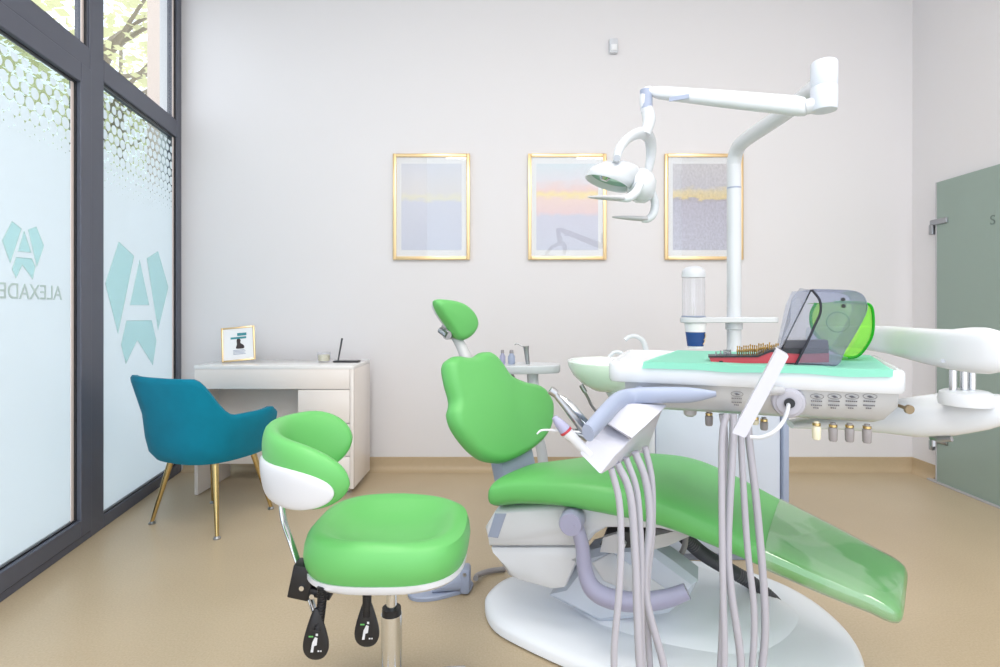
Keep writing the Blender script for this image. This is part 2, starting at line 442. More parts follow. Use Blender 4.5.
def logo(polys, ox, oy, sc, r):
    for k, pl in enumerate(polys):
        pts = [WP(ox+x/sc, oy+y/sc, -0.0205) for x, y in pl]
        o = obj('logo_piece', extr(NB(), pts, wn*0.0008), M['mint'], r, False)
        b = NB()
        for i in range(len(pts)): cyl(b, pts[i]+wn*0.001, pts[(i+1) % len(pts)]+wn*0.001, 0.0011, n=6)
        e = obj('logo_outline', b, M['mint_edge'], r, False)
logo([[(98, 90), (162, 150), (95, 475), (42, 265)], [(185, 165), (225, 355), (145, 355)], [(215, 160), (262, 130), (305, 280), (262, 460)],
      [(130, 420), (235, 418), (255, 505), (240, 605), (175, 500), (128, 600), (108, 520)]], 95, 220, 4.17, r1)
logo([[(65, 118), (118, 160), (55, 350), (10, 225)], [(132, 170), (172, 292), (98, 285)], [(155, 165), (200, 148), (243, 255), (203, 370)],
      [(88, 318), (175, 325), (195, 370), (180, 440), (122, 360), (88, 435), (65, 385)]], 0, 200, 5.56, r2)
mirror_text('logo_lettering', 'ALEXADE', 0.088, M['mint_edge'], r2, WP(62, 300, -0.0195), wdir, (0, 0, 1))

# ---- glass door, a hand's breadth off the wall
dr = sroot('door_1', (XR-0.03, 3.4, 0))
boxo('glass_pane', M['doorglass'], dr, XR-0.032, 2.37, 0.012, XR-0.02, 3.355, 1.866)
for z in (1.62, 0.27):
    hb = obj('hinge', box(box(NB(), XR-0.046, 3.27, z-0.018, XR-0.008, 3.40, z+0.018, 0.008), XR-0.05, 3.372, z-0.075, XR-0.018, 3.402, z-0.012, 0.006), M['steel'], dr)
mirror_text('door_lettering', 'S', 0.075, mat('door_print', (110, 126, 120), 0.5), dr, V((XR-0.034, 2.985, 1.545)), (0, -1, 0), (0, 0, 1)).name = 'door_lettering'
boxo('threshold', M['bracket'], dr, XR-0.045, 2.35, 0.001, XR+0.0, 3.42, 0.011)
boxo('door_seal', M['bracket'], dr, XR-0.036, 3.355, 0.012, XR-0.012, 3.362, 1.866)

# ---- ceiling lamps (out of frame, they light the room)
for (x, y) in LAMPS:
    t = thing('ceiling_light', 'square white ceiling light panel, %s side, %s the back wall' % ('window' if x < 0 else 'glass door', 'nearer' if y > 0 else 'farther from'), 'ceiling light', (x, y, CEIL-0.05), 'ceiling light panels')
    boxo('housing', M['white'], t, x-0.48, y-0.48, CEIL-0.05, x+0.48, y+0.48, CEIL-0.001, 0.01)

# ================================================================== OUTSIDE
b = NB(); extr(b, [V((-2.33, -3, -0.25)), V((-2.33, 3.9, -0.25)), V((-2.33, 16, -0.25)), V((-18, 16, -0.25)), V((-18, -3, -0.25))], V((0, 0, -0.05))); g = struct('ground', b, M['pavement'])
tag(obj('outside_column', box(NB(), -3.68, 5.5, -0.25, -3.2, 5.95, 5.2, 0.01), M['column']), 'pale pinkish rendered column standing outside the far window', 'column')
def tree(s, off, h, cr, lab, seed):
    rnd = random.Random(seed); base = V((s, off, -0.25))
    t = thing('tree', lab, 'tree', base)
    b = NB(); tube(b, [base, base+V((0.05, 0, h*0.3)), base+V((-0.04, 0.05, h*0.6)), base+V((0, 0, h*0.85))], [0.12, 0.1, 0.07, 0.03], n=8)
    for i in range(14):
        a = rnd.random()*6.28; z0_ = h*(0.35+0.4*rnd.random()); q = base+V((0, 0, z0_))
        e = q+V((math.cos(a)*cr*0.8, math.sin(a)*cr*0.8, cr*(0.2+0.6*rnd.random())))
        tube(b, [q, (q+e)/2+V((0, 0, 0.1)), e], [0.04, 0.025, 0.01], n=5, k=3)
    obj('trunk', b, M['bark'], t)
    b = NB(); c = base+V((0, 0, h*0.68))
    for i in range(1500):
        a = rnd.random()*6.28; u = rnd.uniform(-1, 1); rr = cr*(0.35+0.65*rnd.random()**0.6)
        cp = c+V((math.sqrt(1-u*u)*math.cos(a), math.sqrt(1-u*u)*math.sin(a), u*0.95))*rr
        nn = V((rnd.gauss(0, 1), rnd.gauss(0, 1), rnd.gauss(0, 1))).normalized(); s_, t_ = frame_of(nn); L = rnd.uniform(0.05, 0.1)
        b.faces.new([b.verts.new(cp+s_*L), b.verts.new(cp+t_*L*0.55), b.verts.new(cp-s_*L), b.verts.new(cp-t_*L*0.55)])
    o = obj('foliage', b, M['leaf'], t, False); o['kind'] = 'stuff'
tree(-8.6, 12.0, 8.6, 2.3, 'pale leafy street tree outside behind the far window pane', 3)
tree(-5.4, 7.0, 6.4, 1.75, 'yellowish green tree outside seen through the upper panes by the mullion', 5)
tree(-5.0, 3.6, 6.0, 1.5, 'leafy tree outside the near window at the left edge', 8)

# ================================================================== WALL ITEMS
def art_mat(kind):
    m = mat('print_%s' % kind, (226, 228, 236), 0.55); nt = m.node_tree; b = nt.nodes['Principled BSDF']; L = nt.links
    tc = [n for n in nt.nodes if n.type == 'TEX_COORD'][0]
    sx = nt.nodes.new('ShaderNodeSeparateXYZ'); L.new(tc.outputs['Generated'], sx.inputs[0])
    nz = nt.nodes.new('ShaderNodeTexNoise'); nz.inputs['Scale'].default_value = 5; nz.inputs['Detail'].default_value = 6
    mp = nt.nodes.new('ShaderNodeMapping'); mp.inputs['Scale'].default_value = (1, 1, 2.4); L.new(tc.outputs['Generated'], mp.inputs[0]); L.new(mp.outputs[0], nz.inputs['Vector'])
    ma = nt.nodes.new('ShaderNodeMath'); ma.operation = 'MULTIPLY_ADD'; ma.inputs[1].default_value = 0.16; L.new(nz.outputs['Fac'], ma.inputs[0])
    sb = nt.nodes.new('ShaderNodeMath'); sb.operation = 'SUBTRACT'; sb.inputs[1].default_value = 0.08; L.new(sx.outputs[2], sb.inputs[0]); L.new(sb.outputs[0], ma.inputs[2])
    cr = nt.nodes.new('ShaderNodeValToRGB'); r = cr.color_ramp
    st = {'a': [(0, (206, 212, 230)), (0.55, (210, 214, 230)), (0.60, (228, 226, 208)), (0.66, (222, 220, 222)), (1, (214, 218, 230))],
          'b': [(0, (206, 210, 228)), (0.38, (208, 208, 226)), (0.44, (234, 208, 210)), (0.58, (240, 214, 206)), (0.64, (246, 226, 160)), (0.70, (240, 210, 206)), (0.82, (226, 224, 232)), (1, (216, 228, 236))],
          'c': [(0, (198, 200, 218)), (0.54, (188, 186, 204)), (0.58, (178, 172, 186)), (0.60, (228, 208, 150)), (0.68, (226, 212, 176)), (0.74, (200, 198, 208)), (1, (208, 206, 212))]}[kind]
    while len(r.elements) < len(st): r.elements.new(0.5)
    for e, (p_, c_) in zip(r.elements, st): e.position = p_; e.color = lin(c_)
    L.new(ma.outputs[0], cr.inputs[0])
    n2 = nt.nodes.new('ShaderNodeTexNoise'); n2.inputs['Scale'].default_value = 30; n2.inputs['Detail'].default_value = 5; L.new(tc.outputs['Generated'], n2.inputs['Vector'])
    mr = nt.nodes.new('ShaderNodeMapRange'); mr.inputs['From Min'].default_value = 0.3; mr.inputs['From Max'].default_value = 0.7
    mr.inputs['To Min'].default_value = {'a': 0.97, 'b': 0.96, 'c': 0.82}[kind]; mr.inputs['To Max'].default_value = {'a': 1.02, 'b': 1.04, 'c': 1.12}[kind]; L.new(n2.outputs['Fac'], mr.inputs[0])
    mx = nt.nodes.new('ShaderNodeVectorMath'); mx.operation = 'SCALE'; L.new(cr.outputs[0], mx.inputs[0]); L.new(mr.outputs[0], mx.inputs['Scale'])
    L.new(mx.outputs[0], b.inputs['Base Color']); return m
M['picglass'] = clear('picture_glass', (252, 252, 252), 0.3, 0.02)
def picture(px0, px1, kind, lab):
    x0 = (px0-CX)/F_*D; x1 = (px1-CX)/F_*D; z1 = H-(154.5-CY)/F_*D; z0 = H-(260-CY)/F_*D
    t = thing('framed_picture', lab, 'picture', ((x0+x1)/2, D-0.001, z0), 'framed pictures on the back wall')
    y0, y1, w = D-0.026, D-0.002, 0.022
    b = NB(); box(b, x0, y0, z0, x0+w, y1, z1, 0.003); box(b, x1-w, y0, z0, x1, y1, z1, 0.003)
    box(b, x0+w, y0, z0, x1-w, y1, z0+w, 0.003); box(b, x0+w, y0, z1-w, x1-w, y1, z1, 0.003)
    obj('frame', b, M['gold'], t)
    boxo('mat_board', M['paper'], t, x0+w, D-0.012, z0+w, x1-w, D-0.004, z1-w)
    p = boxo('print', art_mat(kind), t, x0+0.055, D-0.0135, z0+0.065, x1-0.055, D-0.0122, z1-0.065)
    boxo('glass', M['picglass'], t, x0+w, D-0.020, z0+w, x1-w, D-0.018, z1-w)
picture(393.5, 470, 'a', 'gold framed print in pale washed blue tones, nearest the window of three')
picture(528, 606, 'b', 'gold framed print with pink and yellow bands partly behind the lamp head')
picture(664, 742, 'c', 'gold framed print with yellow band over grey, crossed by the white pole')
t = thing('motion_sensor', 'small white motion sensor high on the back wall', 'sensor', P(613, 48, D))
c = P(613, 48, D)
boxo('sensor_body', M['white'], t, c.x-0.028, D-0.035, c.z-0.045, c.x+0.028, D-0.001, c.z+0.05, 0.008)
boxo('sensor_lens', M['paper'], t, c.x-0.02, D-0.045, c.z-0.035, c.x+0.02, D-0.033, c.z+0.008, 0.006)

# ================================================================== DESK
dy0 = F_*H/187.0; dx0 = (194-CX)/F_*dy0; dx1 = (353.5-CX)/F_*dy0; DZ = 0.752; dy1 = 3.49
t = thing('desk', 'cream writing desk with three stacked drawers standing against the back wall', 'desk', ((dx0+dx1)/2, dy1, 0))
boxo('desk_top', M['desk_top'], t, dx0, dy0-0.002, DZ-0.02, dx1, dy1, DZ, 0.002)
boxo('side_panel', M['desk'], t, dx0, dy0+0.004, 0.004, dx0+0.02, dy1, DZ-0.0205, 0.001)
boxo('back_panel', M['desk'], t, dx0+0.02, dy1-0.14, 0.12, -1.235, dy1-0.12, DZ-0.03)
zz = lambda py: H-(py-CY)/F_*dy0
ux0 = (298-CX)/F_*dy0
boxo('drawer_cabinet', M['desk'], t, ux0, dy0+0.018, zz(489), dx1, dy1, DZ-0.0205, 0.001)
boxo('drawer_carcass', M['desk'], t, dx0+0.02, dy0+0.018, zz(389.5), ux0, dy1-0.05, DZ-0.0205)
def drawer(x0, x1, ya, yb, lab=None):
    o = boxo('drawer', M['desk'], t, x0, dy0, zz(yb)+0.003, x1, dy0+0.017, zz(ya)-0.003, 0.0015)
    if lab: o['label'] = lab
drawer(dx0+0.008, dx1-0.022, 368, 389.5, 'wide drawer under the desk top')
drawer(ux0, dx1-0.022, 389.5, 423.5); drawer(ux0, dx1-0.022, 423.5, 456.5); drawer(ux0, dx1-0.022, 456.5, 489)
boxo('cabinet_side', M['desk'], t, dx1-0.0195, dy0-0.001, zz(489), dx1+0.0005, dy0+0.018, DZ-0.0205, 0.001)
for fx in (ux0+0.05, dx1-0.05):
    for fy in (dy0+0.07, dy1-0.05):
        obj('foot', lathe(NB(), (fx, fy, 0), [(0, 0), (0.022, 0), (0.022, 0.008), (0.014, 0.012), (0.014, zz(489)-0.008), (0.026, zz(489)-0.006), (0.026, zz(489)+0.001), (0, zz(489)+0.001)]), M['chrome'], t)
# photo frame on the desk
fc = V(((239-CX)/F_*3.30, 3.30, DZ))
t = thing('desk_photo_frame', 'small gold photo frame leaning back on the desk top', 'photo frame', fc)
R = Matrix.Translation(fc+V((0, 0, 0.002))) @ Matrix.Rotation(math.radians(14), 4, 'Z') @ Matrix.Rotation(math.radians(-5), 4, 'Y') @ Matrix.Rotation(math.radians(-14), 4, 'X')
fw, fh = 0.095, 0.222; bw = 0.010
b = NB(); box(b, -fw, -0.008, 0.008, -fw+bw, 0.008, fh, 0.002, R); box(b, fw-bw, -0.008, 0.008, fw, 0.008, fh, 0.002, R); box(b, -fw+bw, -0.008, 0.008, fw-bw, 0.008, 0.008+bw, 0.002, R); box(b, -fw+bw, -0.008, fh-bw, fw-bw, 0.008, fh, 0.002, R)
obj('frame', b, M['gold'], t)
pg = obj('page', box(NB(), -fw+bw, -0.002, 0.012, fw-bw, 0.004, fh-bw, 0, R), M['paper'], t)
b = NB(); box(b, -0.004, -0.004, 0.165, 0.048, -0.0022, 0.182, 0, R); box(b, -0.042, -0.004, 0.146, 0.046, -0.0022, 0.158, 0, R); obj('heading', b, M['tealprint'], pg)
b = NB(); slab(b, smooth_loop([R @ V(p) for p in [(0.002, -0.0024, 0.15), (0.014, -0.0024, 0.138), (0.012, -0.0024, 0.12), (0.03, -0.0024, 0.105), (0.032, -0.0024, 0.086), (0.01, -0.0024, 0.084), (-0.014, -0.0024, 0.088), (-0.008, -0.0024, 0.11), (-0.008, -0.0024, 0.14)]], 3), R.to_3x3() @ V((0, -1, 0)), [(0, 0), (0, 0.0012)])
obj('portrait', b, M['brown'], pg)
b = NB()
for k in range(4): box(b, -0.03, -0.0035, 0.05+k*0.008, 0.04-0.006*(k % 2), -0.0022, 0.053+k*0.008, 0, R)
obj('caption', b, M['bluegrey'], pg)
R2 = Matrix.Translation(fc) @ Matrix.Rotation(math.radians(14), 4, 'Z')
obj('easel_leg', cyl(NB(), R2 @ V((0, 0.042, 0.15)), R2 @ V((0, 0.085, 0.004)), 0.006, n=8), M['gold'], t)
# candle glass
c = V(((324-CX)/F_*3.33, 3.33, DZ))
t = thing('candle_glass', 'small glass with pale yellow candle on the desk', 'candle', c)
obj('glass', lathe(NB(), c, [(0.034, 0.001), (0.038, 0.006), (0.040, 0.062), (0.037, 0.062), (0.035, 0.008), (0, 0.006)]), M['cupclear'], t)
obj('wax', lathe(NB(), c, [(0, 0.009), (0.0335, 0.009), (0.0345, 0.045), (0, 0.045)]), M['yellow'], t)
# slim stand
c = V(((347-CX)/F_*3.33, 3.33, DZ))
t = thing('desk_pen_stand', 'flat dark base with one slender upright stem on the desk corner', 'pen stand', c)
boxo('base', M['black'], t, c.x-0.078, c.y-0.03, DZ+0.001, c.x+0.078, c.y+0.03, DZ+0.010, 0.003)
obj('stem', cyl(NB(), (c.x-0.055, c.y, DZ+0.008), (c.x-0.03, c.y, DZ+0.148), 0.0045, 0.006, n=10), M['hose_dark'], t)

# ================================================================== TEAL ARMCHAIR
C0 = V((-1.535, 2.80, 0)); ff = V((0.40, 0.917, 0)).normalized(); rr_ = V((0.917, -0.40, 0)).normalized()
t = thing('armchair', 'teal velvet tub armchair on four splayed brass legs by the desk', 'armchair', C0)
def smst(x): x = max(0, min(1, x)); return x*x*(3-2*x)
rings = []
NA = 48
for i in range(NA+1):
    a = math.radians(-122+244*i/NA); aa = abs(math.degrees(a))
    e = 2.7
    ca, sa = math.cos(a), math.sin(a)
    X = math.copysign(abs(sa)**(2/e), sa); Yb = math.copysign(abs(ca)**(2/e), ca)
    ht = 0.572+(0.758-0.572)*(1-smst((aa-34)/42))+0.008*smst((aa-95)/15)
    endf = smst((aa-108)/14)
    ht -= endf*0.03
    fl_ = 0.10*(ht-0.572)/0.186
    def pt(rad, z, X=X, Yb=Yb):
        return C0+rr_*(X*0.292*rad)-ff*((Yb*0.275)*rad)+V((0, 0, z))
    zb = 0.328
    out = [(0.60, zb), (0.80, zb+0.01), (0.90, zb+0.05), (0.95, zb+0.12), (0.99, (zb+ht)/2+0.02), (1.04+fl_, ht-0.03), (1.045+fl_, ht-0.012), (1.02+fl_, ht), (0.95+fl_, ht-0.001), (0.90+fl_, ht-0.012), (0.88+fl_, ht-0.035), (0.82, (zb+ht)/2+0.02), (0.78, 0.43), (0.6, 0.425)]
    rings.append([pt(q, z) for q, z in out])
obj('shell', loft(NB(), rings), M['velvet'], t)
b = NB(); cs = C0+ff*0.03
rg = []
for k, (q, z) in enumerate([(0.80, 0.345), (0.95, 0.352), (1.0, 0.38), (1.0, 0.43), (0.97, 0.452), (0.86, 0.462), (0.4, 0.468)]):
    rg.append(sell(cs+V((0, 0, z)), rr_, ff, 0.238*q, 0.238*q, 3.2, 40))
loft(b, rg); obj('seat_cushion', b, M['velvet'], t)
feet = [Fl(152, 524), Fl(217, 539), Fl(271, 509), Fl(213, 503)]
for f in feet:
    d = (C0-f); d.z = 0; top = f+d*0.36+V((0, 0, 0.36))
    l = obj('leg', cyl(NB(), f+V((0, 0, 0.012)), top, 0.0085, 0.0165, 16), M['brass'], t)
    obj('foot_cap', lathe(NB(), f, [(0, 0.0005), (0.016, 0.0005), (0.017, 0.006), (0.009, 0.014), (0, 0.014)], 16), M['steel'], l)

# ================================================================== OPERATOR STOOL
SX, SY = -0.303, 1.405
t = thing('dentist_stool', 'green cushioned dentist stool with curved backrest and chrome column', 'stool', (SX, SY, 0))
b = NB(); rg = []
X_, Y_ = V((1, 0, 0)), V((0, 1, 0))
prof = [(0.05, 0.493), (0.2, 0.494), (0.4, 0.499), (0.58, 0.516), (0.72, 0.535), (0.82, 0.545), (0.90, 0.541), (0.96, 0.528), (0.99, 0.508), (1.0, 0.488), (0.985, 0.468), (0.95, 0.452)]
for q, z in prof:
    r_ = sell(V((SX, SY, 0)), X_, Y_, 0.203*q, 0.195*q, 2.9, 56)
    for v in r_:
        dx = (v.x-SX)/0.203; v.z = z+(0.006*dx*dx*0) - (0.012*max(0, dx)*smst(q*1.2) if q < 0.95 else 0.004*max(0, dx))
    rg.append(r_)
loft(b, rg[::-1]); obj('seat', b, M['green'], t)
b = NB(); loft(b, [sell(V((SX, SY, z)), X_, Y_, 0.203*q, 0.195*q, 2.9, 56) for q, z in [(0.8, 0.428), (0.93, 0.431), (0.965, 0.439), (0.965, 0.4515), (0.5, 0.4515)]]); obj('seat_shell', b, M['white'], t)
obj('gas_rod', cyl(NB(), (SX, SY, 0.27), (SX, SY, 0.43), 0.0135), M['chrome'], t)
col = obj('column', lathe(NB(), (SX, SY, 0), [(0, 0.08), (0.027, 0.08), (0.027, 0.288), (0.0, 0.288)]), M['chrome'], t)
obj('collar', lathe(NB(), (SX, SY, 0), [(0.014, 0.286), (0.025, 0.286), (0.024, 0.304), (0.014, 0.304)]), M['black'], t)
bb = obj('base_hub', lathe(NB(), (SX, SY, 0), [(0, 0.07), (0.045, 0.07), (0.05, 0.09), (0.035, 0.12), (0, 0.12)]), M['chrome'], t)
for k in range(5):
    a = k*2*math.pi/5+1.783; d = V((math.cos(a), math.sin(a), 0))
    lg = obj('base_leg', tube(NB(), [V((SX, SY, 0.095))+d*0.03, V((SX, SY, 0.085))+d*0.13, V((SX, SY, 0.068))+d*0.21], [0.02, 0.016, 0.013], n=10), M['chrome'], t)
    cpos = V((SX, SY, 0))+d*0.21; s_ = V((-d.y, d.x, 0))
    cb = NB(); cyl(cb, cpos+s_*0.012+V((0, 0, 0.027)), cpos+s_*0.024+V((0, 0, 0.027)), 0.026, n=20); cyl(cb, cpos-s_*0.012+V((0, 0, 0.027)), cpos-s_*0.024+V((0, 0, 0.027)), 0.026, n=20); cyl(cb, cpos+V((0, 0, 0.03)), cpos+V((0, 0, 0.062)), 0.008, n=10)
    cyl(cb, cpos-s_*0.012+V((0, 0, 0.027)), cpos+s_*0.012+V((0, 0, 0.027)), 0.008, n=10)
    obj('caster', cb, M['black'], lg)
# backrest: a pad wrapped on an arc
BC = V((-0.420, 1.375, 0)); BR = 0.158
def arcloft(phi0, phi1, rad, thick, hz, zc, n=36, e=2.4, taper=0.22, tilt=0.0, nn=28):
    rg = []
    for i in range(n+1):
        f_ = 0.5-0.5*math.cos(math.pi*i/n); ph = math.radians(phi0+(phi1-phi0)*f_)
        er = V((math.cos(ph), math.sin(ph), 0))
        u = min(f_, 1-f_)/taper
        k = math.sqrt(max(0.0, 1-(1-min(1, u))**2)); k = max(k, 0.03)
        c_ = BC+er*rad+V((0, 0, zc(f_) if callable(zc) else zc))
        hh = hz(f_) if callable(hz) else hz
        up = V((0, 0, 1))-er*0.0
        up = (V((0, 0, 1))+er*tilt).normalized()
        rg.append(sell(c_, er, up, thick*(0.45+0.55*k), hh*k, e, nn))
    return loft(NB(), rg)
zc = lambda f: 0.712+0.016*math.sin(f*math.pi)-0.026*f
hz = lambda f: 0.084-0.012*max(0, f-0.5)*2
obj('backrest', arcloft(98, 292, BR, 0.028, hz, zc, tilt=0.12), M['green'], t)
sh = obj('backrest_shell', arcloft(176, 281, BR+0.024, 0.010, lambda f: 0.042+0.010*f, lambda f: 0.690-0.018*f, e=2.6, taper=0.4, tilt=0.12), M['white'], t)
b = NB(); c1 = P(281, 455, 1.37)
box(b, -0.032, -0.012, -0.045, 0.03, 0.016, 0.06, 0.012, Matrix.Translation(V((-0.583, 1.335, 0.662))) @ Matrix.Rotation(math.radians(-52), 4, 'Z'))
obj('backrest_mount', b, M['white'], t)
b = NB(); tube(b, [P(281, 470, 1.36), P(283, 515, 1.35), P(292, 545, 1.33), P(304, 580, 1.31), P(316, 616, 1.29)], 0.0125, n=12, k=5, flat=(1.0, 0.55)); obj('backrest_rod', b, M['chrome'], t)
c = P(304, 579, 1.305)
Rb = Matrix.Translation(c) @ Matrix.Rotation(math.radians(12), 4, 'Y')
b = NB(); box(b, -0.026, -0.022, -0.04, 0.026, 0.022, 0.04, 0.004, Rb); box(b, 0.02, -0.02, -0.028, 0.075, 0.02, -0.008, 0.003, Rb); br = obj('bracket', b, M['black'], t)
for dx, dz in ((0.006, -0.008), (0.034, -0.022)): obj('bolt', cyl(NB(), Rb @ V((dx, -0.021, dz)), Rb @ V((dx, -0.028, dz)), 0.006, n=12), M['chrome'], br)
def lever(pts, padc, lab):
    b = NB(); tube(b, pts, 0.0085, n=10, k=4)
    PP = catmull(pts, 12)
    for i in range(1, len(PP)-1, 2):
        d = (PP[i+1]-PP[i-1]).normalized(); cyl(b, PP[i]-d*0.0016, PP[i]+d*0.0016, 0.0108, n=12)
    l = obj('height_lever', b, M['black'], t); l['label'] = lab
    x, y, z = padc
    ol = smooth_loop([V((x+a, y, z+c_)) for a, c_ in [(0, 0.068), (0.01, 0.055), (0.027, 0.0), (0.027, -0.03), (0.012, -0.046), (-0.012, -0.046), (-0.027, -0.03), (-0.027, 0.0), (-0.01, 0.055)]], 4)
    pd = obj('paddle', slab(NB(), ol, V((0, -1, 0)), [(0.004, -0.006), (0, -0.003), (0, 0.003), (0.004, 0.006)]), M['black'], l)
    b = NB(); y2 = y-0.0068
    for q in [[(-0.010, -0.028), (-0.004, -0.028), (-0.002, -0.014), (0.004, -0.012), (0.006, 0.004), (0.0, 0.006), (-0.006, -0.006)], [(0.002, 0.009), (0.007, 0.009), (0.007, 0.014), (0.002, 0.014)], [(0.006, -0.027), (0.010, -0.027), (0.010, -0.024), (0.006, -0.024)], [(0.012, -0.027), (0.015, -0.027), (0.015, -0.024), (0.012, -0.024)]]:
        extr(b, [V((x+a, y2, z+c_)) for a, c_ in q], V((0, -0.0008, 0)))
    obj('paddle_symbol', b, M['white'], pd, False)
    b = NB(); box(b, x-0.014, y2-0.0008, z+0.006, x-0.004, y2, z+0.009); obj('paddle_accent', b, M['green'], pd, False)
lever([P(322, 586, 1.24), P(322, 600, 1.24), P(320, 618, 1.235), P(318, 630, 1.23)], P(316, 638, 1.23), 'lower control lever, nearer the backrest bracket')
lever([P(367, 588, 1.28), P(367, 598, 1.28), P(367, 606, 1.28), P(367, 616, 1.28)], P(367, 626, 1.28), 'control lever beside the chrome column')

# ================================================================== FOOT PEDAL
c = Fl(438, 596)
t = thing('foot_pedal', 'pale grey foot control pedal on the floor behind the stool', 'foot pedal', c)
pp = [Fl(408, 597, 0), Fl(416, 602, 0), Fl(436, 601, 0), Fl(462, 594, 0), Fl(470, 592, 0), Fl(471, 583, 0), Fl(440, 581, 0), Fl(412, 588, 0)]
obj('pedal_base', slab(NB(), smooth_loop(pp, 3), V((0, 0, 1)), [(0, 0.001), (0, 0.012), (0.004, 0.016)]), M['bluegrey'], t)
a0, a1 = Fl(465, 594, 0), Fl(432, 598, 0)
b = NB(); loft(b, [sell(a0+V((0.0, 0.03, 0.05)), Y_, V((0, 0, 1)), 0.045, 0.042, 3, 20), sell((a0+a1)/2+V((0, 0.03, 0.04)), Y_, V((0, 0, 1)), 0.04, 0.026, 3, 20), sell(a1+V((0, 0.03, 0.026)), Y_, V((0, 0, 1)), 0.032, 0.011, 3, 20)]); obj('pedal_body', b, M['bluegrey'], t)
b = NB(); box(b, -0.02, -0.018, 0, 0.02, 0.045, 0.098, 0.012, Matrix.Translation(a0+V((0.0, 0.0, 0.004)))); obj('pedal_post', b, M['bluegrey'], t)
b = NB(); cyl(b, a0+V((0, -0.017, 0.082)), a0+V((0, -0.021, 0.082)), 0.007, n=12); obj('pedal_screw', b, M['steel'], t)
pc = Fl(470, 590); pe = Fl(545, 572)
tag(obj('pedal_cable', tube(NB(), [pc+V((0.02, 0.03, 0.03)), Fl(478, 575, 0.02), Fl(490, 571, 0.014), Fl(505, 569, 0.012)], 0.0105, n=10), M['hose2']), 'beige grey cable running from foot pedal to the dental chair', 'cable')

# ================================================================== DENTAL CHAIR
CH = V((0.35, 1.8, 0))
t = thing('dental_chair', 'white dental treatment chair with long green upholstered seat and backrest', 'dental chair', CH)
th = math.radians(38); u = V((math.cos(th), -math.sin(th), 0)); v = V((math.sin(th), math.cos(th), 0)); UP = V((0, 0, 1))
# base plate
bp = [(485, 614), (490, 600), (512, 586), (560, 577), (640, 570), (705, 571), (760, 585), (805, 606), (842, 636), (862, 667), (862, 705), (810, 735), (720, 735), (640, 706), (580, 677), (530, 654), (495, 634)]
ol = smooth_loop([Fl(*p) for p in bp], 5)
obj('base_plate', slab(NB(), ol, UP, [(0.01, 0.001), (0.0, 0.008), (0.0, 0.03), (0.008, 0.042), (0.03, 0.05), (0.10, 0.055)]), M['basewhite'], t)
# raised spine of the base
ol2 = smooth_loop([Fl(*p, 0.05) for p in [(552, 585), (620, 566), (690, 566), (780, 600), (800, 625), (760, 655), (680, 650), (590, 622)]], 5)
obj('base_spine', slab(NB(), ol2, UP, [(0.0, 0.0), (0.03, 0.02), (0.07, 0.032)]), M['basewhite'], t)
# lift pedestal
n1 = V((-u.y, u.x, 0)); 
pn = V((0.34, 0.94, 0)).normalized()
def poly(pxs, p0, n): return [onplane(x, y, p0, n) for x, y in pxs]
p0 = V((0.15, 1.80, 0.2))
pl = poly([(548, 598), (562, 586), (588, 553), (612, 546), (648, 546), (672, 563), (698, 583), (690, 598), (668, 616), (600, 625)], p0, pn)
obj('lift_pedestal', slab(NB(), pl, -pn, [(0.02, 0.0), (0, -0.02), (0, -0.11), (0.02, -0.13)]), M['paleblue'], t)
pl = poly([(592, 562), (612, 552), (668, 590), (640, 596), (604, 580)], p0, pn)
obj('pedestal_panel', slab(NB(), pl, -pn, [(0, -0.004), (0, 0.004), (0.004, 0.007)]), M['white'], t)
# upper shell
p1 = V((-0.01, 1.735, 0.4)); sn = V((0.33, 0.944, 0)).normalized()
lowp = [(489, 547), (506, 578), (518, 584), (551, 593), (565, 591), (577, 565), (585, 547)]
upp = [(495, 510), (484, 528), (489, 547.5), (585, 547.5), (594, 536), (606, 529), (630, 529), (660, 530), (684, 536), (672, 524), (640, 511), (600, 506), (540, 507)]
obj('seat_housing', slab(NB(), poly(upp, p1, sn), -sn, [(0.012, 0.0), (0.003, -0.008), (0, -0.02), (0, -0.36), (0.015, -0.38)]), M['white'], t)
obj('lower_housing', slab(NB(), poly(lowp, p1, sn), -sn, [(0.022, -0.008), (0.008, -0.013), (0.003, -0.03), (0.003, -0.33), (0.02, -0.35)]), M['white'], t)
obj('grey_inlay', slab(NB(), poly([(495, 513.5), (506.5, 513.5), (498, 538), (488, 536.5)], p1, sn), -sn, [(0.0, -0.005), (0.0, 0.001), (0.002, 0.002)]), M['bluegrey'], t)
obj('cavity_shade', slab(NB(), poly([(600, 545), (606, 532), (660, 532), (652, 546), (625, 548)], p1+sn*0.06, sn), -sn, [(0, 0), (0, -0.2)]), M['cavity'], t)  # dark block; shade of the open cavity put into its colour
b = NB(); slab(b, poly([(603, 538), (616, 534), (626, 545), (622, 554), (600, 552)], p1+sn*0.03, sn), -sn, [(0, 0), (0, -0.02)]); obj('cavity_bracket', b, M['bracket'], t)
b = NB(); slab(b, poly([(651, 537), (676, 531), (690, 536), (668, 546), (652, 550)], p1+sn*0.02, sn), -sn, [(0, 0), (0, -0.25)]); obj('leg_rest_bracket', b, M['bracket'], t)
